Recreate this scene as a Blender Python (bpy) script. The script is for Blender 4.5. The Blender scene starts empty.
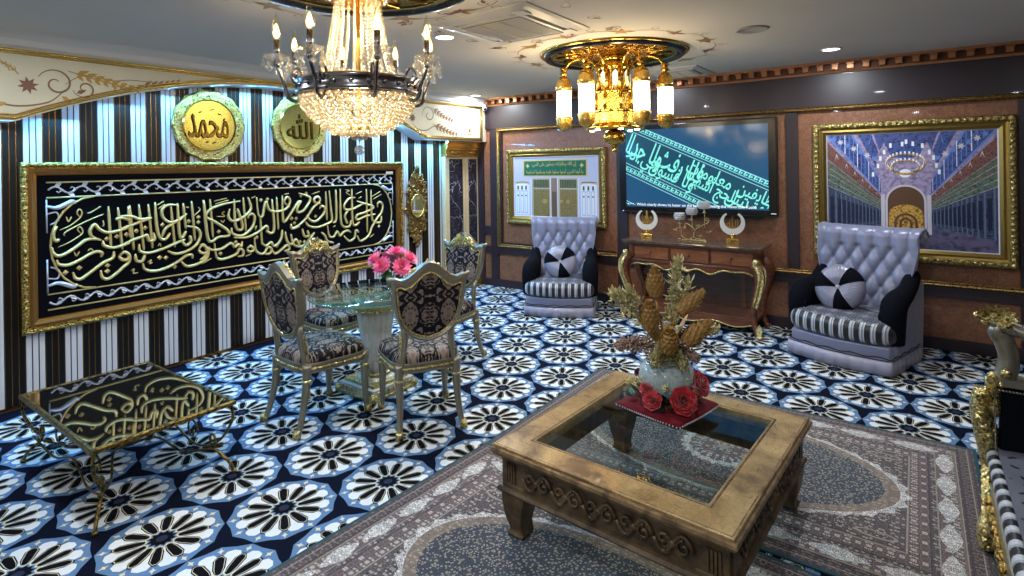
import bpy, math, random
from mathutils import Vector, Matrix, noise
random.seed(7)
PI = math.pi
sc = bpy.context.scene
COL = sc.collection
def V(*a): return Vector(a)

# ------------------------------------------------------------------ mesh builder
class MB:
    def __init__(s):
        s.v = []; s.f = []; s.m = []; s.s = []; s.T = Matrix.Identity(4)
    def vert(s, p):
        s.v.append(tuple(s.T @ Vector(p))); return len(s.v) - 1
    def face(s, idx, m=0, sm=False):
        s.f.append(tuple(idx)); s.m.append(m); s.s.append(sm)
    def poly(s, pts, m=0):
        s.face([s.vert(p) for p in pts], m)
    def box(s, c, d, m=0, R=None):
        x, y, z = d[0]/2, d[1]/2, d[2]/2
        c = Vector(c); ids = []
        for dz in (-z, z):
            for dx, dy in ((-x, -y), (x, -y), (x, y), (-x, y)):
                p = Vector((dx, dy, dz))
                if R is not None: p = R @ p
                ids.append(s.vert(c + p))
        for q in ((3, 2, 1, 0), (4, 5, 6, 7), (0, 1, 5, 4), (1, 2, 6, 5), (2, 3, 7, 6), (3, 0, 4, 7)):
            s.face([ids[i] for i in q], m)
    def lathe(s, prof, c=(0, 0, 0), n=24, m=0, M=None, sm=True, a0=0.0):
        M = M or Matrix.Identity(3); c = Vector(c); rows = []
        for r, z in prof:
            if r < 1e-6: rows.append([s.vert(c + M @ Vector((0, 0, z)))])
            else: rows.append([s.vert(c + M @ Vector((r*math.cos(a0+2*PI*i/n), r*math.sin(a0+2*PI*i/n), z))) for i in range(n)])
        for a, b in zip(rows, rows[1:]):
            for i in range(n):
                j = (i+1) % n
                if len(a) == 1 and len(b) == 1: continue
                if len(a) == 1: s.face((a[0], b[j], b[i]), m, sm)
                elif len(b) == 1: s.face((a[i], a[j], b[0]), m, sm)
                else: s.face((a[i], a[j], b[j], b[i]), m, sm)
    def cyl(s, p0, p1, r0, r1=None, n=12, m=0, sm=True):
        s.tube([p0, p1], [r0, r0 if r1 is None else r1], n, m, sm)
    def tube(s, pts, r, n=8, m=0, sm=True, sq=None, closed=False, up=None, cap=True):
        pts = [Vector(p) for p in pts]; k = len(pts)
        if not isinstance(r, (list, tuple)): r = [r]*k
        rows = []; pu = None
        for i, p in enumerate(pts):
            if closed: t = pts[(i+1) % k] - pts[i-1]
            else: t = pts[min(i+1, k-1)] - pts[max(i-1, 0)]
            if t.length < 1e-9: t = Vector((0, 0, 1))
            t.normalize()
            if pu is None:
                ref = Vector(up) if up is not None else (Vector((0, 0, 1)) if abs(t.z) < .9 else Vector((1, 0, 0)))
            else: ref = Vector(up) if up is not None else pu
            u = ref - t*ref.dot(t)
            if u.length < 1e-5: u = t.orthogonal()
            u.normalize(); w = t.cross(u); pu = u
            a, b = (1, 1) if sq is None else sq
            off = PI/4 if n == 4 else 0
            rows.append([s.vert(p + u*(a*r[i]*math.cos(off+2*PI*j/n)) + w*(b*r[i]*math.sin(off+2*PI*j/n))) for j in range(n)])
        rng = range(k) if closed else range(k-1)
        for i in rng:
            a, b = rows[i], rows[(i+1) % k]
            for j in range(n):
                s.face((a[j], a[(j+1) % n], b[(j+1) % n], b[j]), m, sm and n > 4)
        if not closed and cap:
            s.face(rows[0][::-1], m); s.face(rows[-1], m)
    def sphere(s, c, r, nu=10, nv=6, m=0, R=None, sm=True):
        if not isinstance(r, (tuple, list)): r = (r, r, r)
        c = Vector(c); rows = []
        for i in range(nv+1):
            a = PI*i/nv - PI/2
            if i in (0, nv): 
                p = Vector((0, 0, r[2]*math.sin(a))); rows.append([s.vert(c + (R @ p if R else p))]); continue
            row = []
            for j in range(nu):
                b = 2*PI*j/nu
                p = Vector((r[0]*math.cos(a)*math.cos(b), r[1]*math.cos(a)*math.sin(b), r[2]*math.sin(a)))
                row.append(s.vert(c + (R @ p if R else p)))
            rows.append(row)
        for a, b in zip(rows, rows[1:]):
            for j in range(nu):
                k = (j+1) % nu
                if len(a) == 1: s.face((a[0], b[k], b[j]), m, sm)
                elif len(b) == 1: s.face((a[j], a[k], b[0]), m, sm)
                else: s.face((a[j], a[k], b[k], b[j]), m, sm)
    def grid(s, fn, nu, nv, m=0, cu=False, cv=False, sm=True, mf=None):
        ids = [[s.vert(fn(i/nu, j/nv)) for j in range(nv if cv else nv+1)] for i in range(nu if cu else nu+1)]
        for i in range(nu):
            for j in range(nv):
                a = ids[i]; b = ids[(i+1) % len(ids)]; jj = (j+1) % len(a)
                s.face((a[j], b[j], b[jj], a[jj]), mf((i+.5)/nu, (j+.5)/nv) if mf else m, sm)
    def prism(s, out, h0, h1, m=0, ms=None):
        """outline in xy (counter-clockwise), extruded from z=h0 to h1"""
        n = len(out); a = [s.vert((x, y, h0)) for x, y in out]; b = [s.vert((x, y, h1)) for x, y in out]
        s.face(a[::-1], m); s.face(b, m)
        for i in range(n):
            j = (i+1) % n; s.face((a[i], a[j], b[j], b[i]), m if ms is None else ms)
    def leaf(s, p, d, L, w, nrm, m=0, bend=.2):
        """a pointed leaf from p along d"""
        p = Vector(p); d = Vector(d).normalized(); nrm = Vector(nrm).normalized(); q = d.cross(nrm).normalized()
        prof = ((0, .15), (.25, .75), (.5, 1), (.75, .7), (1, 0))
        ce = [p + d*L*t + nrm*(bend*L*(t*t)) for t, _ in prof]
        rows = []
        for (t, ww), c in zip(prof, ce):
            rows.append((s.vert(c - q*w*ww/2), s.vert(c + nrm*(-w*.15*ww)), s.vert(c + q*w*ww/2)))
        for a, b in zip(rows, rows[1:]):
            s.face((a[0], a[1], b[1], b[0]), m, True); s.face((a[1], a[2], b[2], b[1]), m, True)
    def frame(s, u0, u1, v0, v1, prof, m=0, mf=None):
        """mitred rectangular frame in the xy plane of T; prof = (inset, height) points"""
        rows = []
        for o, h in prof:
            rows.append([s.vert((u0+o, v0+o, h)), s.vert((u1-o, v0+o, h)), s.vert((u1-o, v1-o, h)), s.vert((u0+o, v1-o, h))])
        for k, (a, b) in enumerate(zip(rows, rows[1:])):
            for i in range(4):
                j = (i+1) % 4; s.face((a[i], a[j], b[j], b[i]), mf(k) if mf else m)
    def text(s, body, M, m=0, ext=0.0, bev=0.0, res=3, off=0.0):
        c = bpy.data.curves.new('t', 'FONT'); c.body = body; c.extrude = ext; c.bevel_depth = bev; c.bevel_resolution = 0; c.resolution_u = res; c.offset = off
        c.align_x = 'CENTER'
        o = bpy.data.objects.new('t', c); COL.objects.link(o)
        bpy.context.view_layer.update()
        e = o.evaluated_get(bpy.context.evaluated_depsgraph_get()); me = e.to_mesh()
        b = len(s.v)
        for x in me.vertices: s.v.append(tuple(s.T @ (M @ x.co)))
        for p in me.polygons: s.face([b+i for i in p.vertices], m)
        e.to_mesh_clear(); bpy.data.objects.remove(o); bpy.data.curves.remove(c)

def text_fit(mb, body, x0, x1, y0, y1, z, m=0, ext=.004, bev=0, off=0):
    """text stretched to fill a rectangle of the xy plane"""
    t = MB(); t.text(body, Matrix.Identity(4), ext=0, bev=0)
    if not t.v: return
    X = [p[0] for p in t.v]; Y = [p[1] for p in t.v]
    sx = (x1-x0)/(max(X)-min(X)); sy = (y1-y0)/(max(Y)-min(Y))
    M = Matrix.Translation((x0 - min(X)*sx, y0 - min(Y)*sy, z)) @ Matrix.Diagonal((sx, sy, 1, 1))
    t = MB(); mb.text(body, M, m, ext, bev, off=off)

_AR = {'ا': 0xFE8D, 'أ': 0xFE83, 'إ': 0xFE87, 'آ': 0xFE81, 'ب': 0xFE8F, 'ة': 0xFE93, 'ت': 0xFE95, 'ث': 0xFE99, 'ج': 0xFE9D, 'ح': 0xFEA1,
       'خ': 0xFEA5, 'د': 0xFEA9, 'ذ': 0xFEAB, 'ر': 0xFEAD, 'ز': 0xFEAF, 'س': 0xFEB1, 'ش': 0xFEB5, 'ص': 0xFEB9, 'ض': 0xFEBD, 'ط': 0xFEC1,
       'ظ': 0xFEC5, 'ع': 0xFEC9, 'غ': 0xFECD, 'ف': 0xFED1, 'ق': 0xFED5, 'ك': 0xFED9, 'ل': 0xFEDD, 'م': 0xFEE1, 'ن': 0xFEE5, 'ه': 0xFEE9,
       'و': 0xFEED, 'ى': 0xFEEF, 'ي': 0xFEF1}
_RJ = 'اأإآدذرزوةى'
def arabic(t):
    out = []
    for w in t.split(' '):
        g = []; prev = False
        for i, ch in enumerate(w):
            nxt = i+1 < len(w)
            two = ch not in _RJ
            if prev and two and nxt: k = 3
            elif prev: k = 1
            elif two and nxt: k = 2
            else: k = 0
            g.append(chr(_AR[ch]+k)); prev = two
        out.append(''.join(reversed(g)))
    return ' '.join(reversed(out))

def finish(name, mb, mats, parent=None, bevel=0, sub=0, solid=0, loc=None, weld=False):
    me = bpy.data.meshes.new(name); me.from_pydata(mb.v, [], mb.f)
    if not isinstance(mats, (list, tuple)): mats = [mats]
    for x in mats: me.materials.append(x)
    me.polygons.foreach_set('material_index', mb.m); me.polygons.foreach_set('use_smooth', mb.s)
    me.update()
    o = bpy.data.objects.new(name, me); COL.objects.link(o)
    if parent: o.parent = parent
    if loc: o.location = loc
    if solid:
        d = o.modifiers.new('s', 'SOLIDIFY'); d.thickness = solid; d.offset = 0
    if bevel:
        b = o.modifiers.new('b', 'BEVEL'); b.width = bevel; b.segments = 2; b.limit_method = 'ANGLE'; b.angle_limit = .7
    if sub:
        b = o.modifiers.new('u', 'SUBSURF'); b.levels = b.render_levels = sub
    return o
def tag(o, label, cat, group=None, kind=None):
    o['label'] = label; o['category'] = cat
    if group: o['group'] = group
    if kind: o['kind'] = kind
    return o
def thing(name, label, cat, loc=(0, 0, 0), rz=0.0, group=None, s=1.0):
    o = bpy.data.objects.new(name, None); COL.objects.link(o); o.empty_display_size = .1
    o.location = loc; o.rotation_euler = (0, 0, rz); o.scale = (s, s, s)
    return tag(o, label, cat, group)
def struct(name, mb, mats, **k):
    o = finish(name, mb, mats, **k); o['kind'] = 'structure'; return o
def kids(o): return [c for c in bpy.data.objects if c.parent == o]
def dup(o, parent=None):
    ch = kids(o); c = o.copy(); COL.objects.link(c); c.parent = parent
    for x in ch: dup(x, c)
    return c
def spline(pts, n=8, closed=False):
    P = [Vector(p) for p in pts]; k = len(P); out = []
    for i in range(k if closed else k-1):
        a = P[(i-1) % k] if closed else P[max(i-1, 0)]; b = P[i]; c = P[(i+1) % k]; d = P[(i+2) % k] if closed else P[min(i+2, k-1)]
        for j in range(n):
            t = j/n
            out.append(.5*((2*b) + (c-a)*t + (2*a-5*b+4*c-d)*t*t + (3*b-a-3*c+d)*t*t*t))
    if not closed: out.append(P[-1])
    return out
def lerp(a, b, t): return a+(b-a)*t
def smooth(t): t = max(0, min(1, t)); return t*t*(3-2*t)
def axes(X, Y, Z, o=(0, 0, 0)):
    M = Matrix.Identity(4)
    for i in range(3): M[i][0] = X[i]; M[i][1] = Y[i]; M[i][2] = Z[i]; M[i][3] = o[i]
    return M
def RZ(a): return Matrix.Rotation(a, 3, 'Z')
def RX(a): return Matrix.Rotation(a, 3, 'X')
def RY(a): return Matrix.Rotation(a, 3, 'Y')

# ------------------------------------------------------------------ materials
class NT:
    def __init__(s, name):
        s.mat = bpy.data.materials.new(name); s.mat.use_nodes = True; s.t = s.mat.node_tree; s.t.nodes.clear()
        s.out = s.t.nodes.new('ShaderNodeOutputMaterial')
    def n(s, typ, ins=None, **k):
        x = s.t.nodes.new(typ)
        for a, b in k.items(): setattr(x, a, b)
        for a, b in (ins or {}).items(): s.put(x.inputs[a], b)
        return x
    def put(s, sock, v):
        if isinstance(v, bpy.types.NodeSocket): s.t.links.new(v, sock)
        elif isinstance(v, bpy.types.Node): s.t.links.new(v.outputs[0], sock)
        else:
            if hasattr(sock.default_value, '__len__') and not isinstance(v, (int, float)) and len(sock.default_value) == 4 and len(v) == 3: v = (*v, 1)
            sock.default_value = v
    def math(s, op, a, b=0.0, c=0.0):
        x = s.t.nodes.new('ShaderNodeMath'); x.operation = op
        s.put(x.inputs[0], a); s.put(x.inputs[1], b); s.put(x.inputs[2], c); return x.outputs[0]
    def mix(s, f, a, b):
        x = s.t.nodes.new('ShaderNodeMix'); x.data_type = 'RGBA'
        s.put(x.inputs[0], f); s.put(x.inputs[6], a); s.put(x.inputs[7], b); return x.outputs[2]
    def ramp(s, f, stops, mode='LINEAR'):
        x = s.t.nodes.new('ShaderNodeValToRGB'); x.color_ramp.interpolation = mode; e = x.color_ramp.elements
        while len(e) < len(stops): e.new(.5)
        for q, (p, c) in zip(e, stops): q.position = p; q.color = (*c, 1) if len(c) == 3 else c
        s.put(x.inputs[0], f); return x.outputs[0]
    def co(s, scale=None):
        c = s.n('ShaderNodeTexCoord').outputs['Object']
        if scale is not None:
            m = s.n('ShaderNodeMapping', {'Vector': c, 'Scale': scale}); return m.outputs[0]
        return c
    def noise(s, v, sc_, det=3, rough=.5, dist=0):
        return s.n('ShaderNodeTexNoise', {'Vector': v, 'Scale': sc_, 'Detail': det, 'Roughness': rough, 'Distortion': dist}).outputs[0]
    def vor(s, v, sc_, feature='F1', rnd=1.0):
        return s.n('ShaderNodeTexVoronoi', {'Vector': v, 'Scale': sc_, 'Randomness': rnd}, feature=feature).outputs['Distance']
    def bump(s, h, st, d=.01):
        return s.n('ShaderNodeBump', {'Height': h, 'Strength': st, 'Distance': d}).outputs[0]
    def bsdf(s, **k):
        x = s.n('ShaderNodeBsdfPrincipled')
        for a, b in k.items():
            s.put(x.inputs[a.replace('_', ' ')], b)
        s.t.links.new(x.outputs[0], s.out.inputs[0]); return x
def c255(r, g, b):
    f = lambda x: ((x/255+.055)/1.055)**2.4 if x > 10 else x/255/12.92
    return (f(r), f(g), f(b))
def plain(name, col, rough=.5, metal=0.0, var=0.0, vs=8, bs=0, bst=.3, bd=.005, coat=0, sheen=0, em=None, es=0, spec=None, coords=None):
    t = NT(name); v = t.co(coords)
    c = (*col, 1)
    if var:
        n = t.noise(v, vs, 4)
        c = t.mix(t.math('MULTIPLY', n, 1.0), tuple(x*(1-var) for x in col)+(1,), tuple(min(1, x*(1+var)) for x in col)+(1,))
    k = dict(Base_Color=c, Roughness=rough, Metallic=metal, Coat_Weight=coat, Sheen_Weight=sheen)
    if bs: k['Normal'] = t.bump(t.noise(v, bs, 3), bst, bd)
    if em: k['Emission_Color'] = (*em, 1); k['Emission_Strength'] = es
    if spec is not None: k['Specular_IOR_Level'] = spec
    t.bsdf(**k); return t.mat
def ornate(name, c1, c2, rough, metal, scale, depth=.01, strength=.9, feature='noise'):
    """metal or carved wood with relief"""
    t = NT(name); v = t.co()
    n1 = t.noise(v, scale, 2, .5, 1.5)
    n2 = t.vor(v, scale*1.6, 'SMOOTH_F1')
    h = t.math('ADD', n1, t.math('MULTIPLY', n2, -.8))
    col = t.ramp(t.math('ADD', h, .35), [(.25, c2), (.62, c1)])
    t.bsdf(Base_Color=col, Roughness=rough, Metallic=metal, Normal=t.bump(h, strength, depth)); return t.mat
def damask(name, ca, cb, cell, ax=('X', 'Z'), rough=.65, sheen=0.0, thr=.5, off=(0, 0), ring=0):
    """four-fold mirrored ornament woven over a ground"""
    t = NT(name); x = t.n('ShaderNodeSeparateXYZ', {0: t.co()}); o = {'X': x.outputs[0], 'Y': x.outputs[1], 'Z': x.outputs[2]}
    u = t.math('PINGPONG', t.math('ADD', o[ax[0]], off[0]+10*cell), cell); v = t.math('PINGPONG', t.math('ADD', o[ax[1]], off[1]+10*cell), cell)
    w = t.n('ShaderNodeCombineXYZ', {0: u, 1: v}).outputs[0]
    n = t.noise(w, 1.75/cell, 1.5, .5, 2.2)
    d = t.math('LENGTH' if False else 'SQRT', t.math('ADD', t.math('POWER', u, 2.0), t.math('POWER', v, 2.0)))
    petals = t.math('MULTIPLY', t.math('SINE', t.math('MULTIPLY', d, 14/cell)), .03)
    f = t.math('ADD', n, petals)
    mask = t.ramp(f, [(thr-.02, (0, 0, 0)), (thr+.02, (1, 1, 1))])
    if ring:
        # a dark ogee round each motif
        e = t.math('DIVIDE', t.math('SQRT', t.math('ADD', t.math('POWER', t.math('MULTIPLY', u, 1.15), 2.0), t.math('POWER', t.math('MULTIPLY', v, .85), 2.0))), cell)
        e = t.math('ADD', e, t.math('MULTIPLY', t.math('SINE', t.math('MULTIPLY', t.math('ARCTAN2', v, u), 8.0)), .05))
        rg = t.ramp(e, [(.0, (1, 1, 1)), (.56, (1, 1, 1)), (.60, (0, 0, 0)), (.70, (0, 0, 0)), (.76, (1, 1, 1))])
        mask = t.math('MULTIPLY', mask, rg)
    veins = t.ramp(t.noise(w, 7/cell, 2, .6, 1.0), [(.4, (0, 0, 0)), (.6, (1, 1, 1))])
    cbb = t.mix(veins, tuple(k*.6 for k in cb)+(1,), (*cb, 1))
    col = t.mix(mask, (*ca, 1), cbb)
    t.bsdf(Base_Color=col, Roughness=rough, Sheen_Weight=sheen, Specular_IOR_Level=.2, Normal=t.bump(mask, .25, .003)); return t.mat
def wood(name, c1, c2, sc_=(2, 2, 30), rough=.3, coat=.3, bst=.1):
    t = NT(name); v = t.co(sc_)
    n = t.noise(v, 1.2, 5, .6, .6)
    col = t.ramp(n, [(.3, c1), (.7, c2)])
    t.bsdf(Base_Color=col, Roughness=rough, Coat_Weight=coat, Coat_Roughness=.15, Normal=t.bump(n, bst, .003)); return t.mat
def marble(name, base, vein, sc_=4, rough=.12, width=.04, tint=None):
    t = NT(name); v = t.co()
    w = t.n('ShaderNodeVectorMath', {0: v, 1: t.n('ShaderNodeTexNoise', {'Vector': v, 'Scale': sc_*.8, 'Detail': 4}).outputs[1]}, operation='ADD').outputs[0]
    d = t.vor(w, sc_, 'DISTANCE_TO_EDGE'); m1 = t.ramp(d, [(0, (1, 1, 1)), (width, (0, 0, 0))])
    d2 = t.ramp(t.noise(w, sc_*2.2, 5, .6, 1.2), [(.49, (0, 0, 0)), (.5, (.3, .3, .3)), (.51, (0, 0, 0))])
    m = t.math('MAXIMUM', m1, d2)
    b = t.mix(t.noise(v, sc_*.7, 3), (*(tint or base), 1), (*base, 1))
    t.bsdf(Base_Color=t.mix(m, b, (*vein, 1)), Roughness=rough); return t.mat
def emit(name, col, st):
    t = NT(name); e = t.n('ShaderNodeEmission', {'Color': (*col, 1), 'Strength': st}); t.t.links.new(e.outputs[0], t.out.inputs[0]); return t.mat
def glassy(name, tint=(1, 1, 1), refl=.06, rough=.01, edge=.6):
    """thin clear sheet: transparent with a fresnel reflection"""
    t = NT(name); f = t.n('ShaderNodeLayerWeight', {'Blend': .5}).outputs['Facing']
    fac = t.math('MINIMUM', t.math('ADD', t.math('MULTIPLY', t.math('POWER', f, 4.0), edge), refl), 1.0)
    a = t.n('ShaderNodeBsdfTransparent', {'Color': (*tint, 1)}); b = t.n('ShaderNodeBsdfGlossy', {'Color': (1, 1, 1, 1), 'Roughness': rough})
    m = t.n('ShaderNodeMixShader', {0: fac, 1: a, 2: b}); t.t.links.new(m.outputs[0], t.out.inputs[0]); return t.mat
def crystal(name, tint, clear=.35, gl=.35):
    t = NT(name)
    a = t.n('ShaderNodeBsdfTranslucent', {'Color': (*tint, 1)}); d = t.n('ShaderNodeBsdfTransparent', {'Color': (1, .98, .93, 1)})
    g = t.n('ShaderNodeBsdfGlossy', {'Color': (1, 1, 1, 1), 'Roughness': .06})
    m1 = t.n('ShaderNodeMixShader', {0: clear, 1: a, 2: d}); m2 = t.n('ShaderNodeMixShader', {0: gl, 1: m1, 2: g})
    t.t.links.new(m2.outputs[0], t.out.inputs[0]); return t.mat

M = {}
def S(k, v): M[k] = v
S('ceiling', plain('ceiling_paint', c255(226, 222, 212), .85, var=.05, vs=1.5))
S('white', plain('white_paint', c255(222, 222, 220), .6))
S('acwhite', plain('ac_white', c255(215, 213, 205), .4))
S('acgrey', plain('ac_grille', c255(120, 118, 115), .5))
S('acdark', plain('ac_slot', c255(30, 28, 26), .6))
S('cream', plain('cream_panel', c255(214, 206, 178), .45, var=.08, vs=7))
S('vine', plain('vine_brown', c255(132, 100, 66), .5))
S('vinered', plain('vine_red', c255(126, 82, 58), .5))
S('vinegold', plain('vine_gold', c255(176, 140, 72), .4, .3))
S('gold', plain('gold', c255(214, 176, 92), .24, .85, var=.12, vs=20, bs=60, bst=.2, bd=.002))
S('goldp', plain('polished_gold', c255(232, 190, 92), .12, 1.0))
S('golddeep', ornate('embossed_gold', c255(238, 196, 96), c255(128, 90, 30), .22, 1.0, 60, .004, .7))
S('goldorn', ornate('carved_gold', c255(206, 172, 96), c255(74, 54, 22), .3, 1.0, 55, .008, .9))
S('goldant', ornate('antique_gold', c255(176, 142, 84), c255(48, 34, 18), .36, .9, 70, .006, .8))
S('goldwood', plain('gilt_wood', c255(140, 98, 44), .32, .7, var=.2, vs=5, coat=.2, coords=(8, 1, 8)))
S('picgilt', ornate('picture_gilt', c255(204, 184, 118), c255(64, 52, 26), .32, .9, 80, .006, .8))
S('picinner', plain('picture_inner_gilt', c255(150, 124, 66), .35, .85, var=.15, vs=20))
S('goldpale', ornate('pale_gilt', c255(232, 214, 150), c255(120, 96, 40), .3, .9, 60, .006, .8))
S('copper', plain('copper', c255(178, 122, 84), .35, .6, var=.15, vs=10))
S('silver', plain('champagne_silver', c255(150, 143, 126), .33, .75, var=.18, vs=14, bs=25, bst=.15, bd=.002))
S('chrome', plain('chrome', c255(200, 200, 205), .08, 1.0))
S('steel', plain('dark_nickel', c255(150, 147, 150), .2, 1.0, var=.15, vs=20))
S('slatb', plain('black_slat', c255(17, 14, 11), .4, var=.2, vs=30, spec=.25))
S('slatw', plain('white_slat', c255(205, 208, 214), .35))
S('slatg', plain('gold_groove', c255(150, 108, 52), .25, .8))
S('darkwood', plain('dark_brown_lacquer', c255(42, 31, 38), .4, var=.15, vs=3, coat=.1))
S('black', plain('black_gloss', c255(16, 15, 17), .2))
S('blackmat', plain('black_matte', c255(14, 14, 15), .6))
def burl(name):
    t = NT(name); v = t.co()
    w = t.noise(v, 7, 4, .6, .8); sp = t.vor(v, 48, 'F1'); n = t.noise(v, 38, 4, .7, 1.5)
    c = t.ramp(n, [(.3, c255(92, 56, 38)), (.5, c255(132, 86, 60)), (.7, c255(160, 112, 82))])
    c = t.mix(t.ramp(w, [(.4, (0, 0, 0)), (.7, (.35, .35, .35))]), c, (*c255(96, 56, 36), 1))
    t.bsdf(Base_Color=c, Roughness=.38, Coat_Weight=.15, Normal=t.bump(n, .12, .002)); return t.mat
S('burl', burl('burl_wood'))
S('mahog', wood('mahogany', c255(64, 30, 14), c255(124, 68, 36), (3, 3, 22), .28, .4))
S('mahogd', wood('dark_mahogany', c255(44, 24, 16), c255(84, 50, 32), (3, 3, 22), .3, .3))
S('marbk', marble('black_marble', c255(22, 22, 30), c255(190, 190, 205), 2.6, .1, .014, c255(52, 52, 66)))
S('marcream', marble('cream_marble', c255(226, 210, 176), c255(168, 120, 66), 4, .15, .012, c255(214, 188, 140)))
S('marbrown', marble('brown_marble', c255(58, 42, 34), c255(168, 148, 128), 9, .08, .02, c255(84, 64, 52)))
S('marwhite', marble('white_marble', c255(216, 212, 206), c255(150, 142, 136), 6, .12, .015, c255(196, 190, 184)))
S('navy', plain('carpet_navy', c255(11, 15, 32), .95, bs=300, bst=.4, bd=.003, spec=.08, var=.25, vs=90))
S('cblue', plain('carpet_blue', c255(86, 120, 158), .95, bs=300, bst=.4, bd=.003, var=.15, vs=90))
S('cwhite', plain('carpet_ivory', c255(216, 219, 219), .95, bs=300, bst=.4, bd=.003, var=.08, vs=60))
S('ccream', plain('carpet_cream', c255(212, 202, 168), .95))
S('cblack', plain('carpet_black', c255(12, 12, 18), .95, bs=300, bst=.3, spec=.08))
S('cmid', plain('carpet_royal', c255(14, 24, 56), .95))
def rugmat(name, cs, scale, mirror=0, thr=(.42, .5, .58), cell=None):
    """woven floral field: small curls of several yarn colours"""
    t = NT(name); v = t.co()
    if cell:
        x = t.n('ShaderNodeSeparateXYZ', {0: v}); u = t.math('PINGPONG', t.math('ADD', x.outputs[0], 20*cell), cell); w = t.math('PINGPONG', t.math('ADD', x.outputs[1], 20*cell), cell)
        v = t.n('ShaderNodeCombineXYZ', {0: u, 1: w}).outputs[0]
    n = t.noise(v, scale, 1.5, .5, 2.5)
    a = t.ramp(n, [(0, cs[0]), (thr[0], cs[1]), (thr[1], cs[2]), (thr[2], cs[3])], 'CONSTANT')
    r = t.ramp(t.vor(v, scale*1.1, 'F1'), [(.0, (1, 1, 1)), (.19, (0, 0, 0)), (.28, (1, 1, 1)), (.37, (0, 0, 0))], 'CONSTANT')
    c = t.mix(r, a, (*cs[4], 1))
    g = t.noise(t.co(), 260, 2)
    t.bsdf(Base_Color=c, Roughness=.9, Sheen_Weight=.15, Normal=t.bump(g, .4, .003)); return t.mat
K = c255
S('rfield', rugmat('rug_field', [K(40, 46, 58), K(52, 60, 74), K(30, 34, 46), K(66, 72, 84), K(176, 164, 140)], 66))
S('rtan', rugmat('rug_tan', [K(120, 104, 90), K(96, 84, 78), K(140, 124, 108), K(88, 72, 70), K(168, 152, 132)], 46, cell=.06))
S('rbrown', rugmat('rug_brown', [K(56, 46, 52), K(92, 80, 80), K(34, 28, 36), K(124, 112, 106), K(184, 174, 160)], 50, cell=.08))
S('rdark', rugmat('rug_dark', [K(34, 28, 36), K(82, 62, 62), K(28, 24, 32), K(104, 88, 84), K(134, 120, 112)], 60, cell=.05))
S('rwhite', rugmat('rug_cartouche', [K(212, 208, 204), K(50, 42, 50), K(224, 220, 212), K(84, 72, 74), K(232, 228, 222)], 58, cell=.07))
S('rrose', rugmat('rug_rose', [K(76, 58, 62), K(112, 94, 92), K(46, 34, 42), K(150, 136, 126), K(204, 194, 180)], 60, cell=.04))
S('rguard', plain('rug_guard', K(150, 140, 130), .9, var=.5, vs=110))
S('rguardd', plain('rug_guard_dark', K(48, 40, 46), .9, var=.6, vs=110))
S('rteal', plain('rug_teal', K(32, 66, 74), .85, bs=200))
S('dambrown', damask('damask_black_taupe', K(11, 10, 20), K(132, 116, 106), .125, ('X', 'Z'), off=(0, -.76), thr=.46, ring=1))
S('damseat', damask('damask_seat', K(12, 11, 20), K(148, 132, 120), .10, ('X', 'Y'), thr=.46, ring=1))
S('damgrey', damask('damask_grey', K(66, 68, 80), K(150, 152, 162), .06, ('X', 'Y'), thr=.48, rough=.45))
S('velvet', plain('black_velvet', K(6, 8, 16), .9, sheen=.0, spec=.12))
S('velvetred', plain('red_velvet', K(96, 4, 16), .8, sheen=.05, spec=.2))
S('satin', plain('silver_satin', K(124, 126, 150), .36, .15, var=.1, vs=5, sheen=.3, bs=7, bst=.25, bd=.02))
S('satinp', plain('lilac_satin', K(160, 156, 174), .33, .1, var=.1, vs=8, sheen=.3))
S('crystalb', plain('button_crystal', K(240, 240, 250), .05, .6))
# ================================================================== THE ROOM
XA, YB, ZC = -5.29, 6.32, 2.69
XR, YF = 3.2, -3.0
def mapA(w=0): return axes((0, 1, 0), (0, 0, 1), (1, 0, 0), (XA+w, 0, 0))      # u = y, v = z
def mapB(w=0): return axes((1, 0, 0), (0, 0, 1), (0, -1, 0), (0, YB-w, 0))     # u = x, v = z
TA = V(0, 0, 0)

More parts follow.
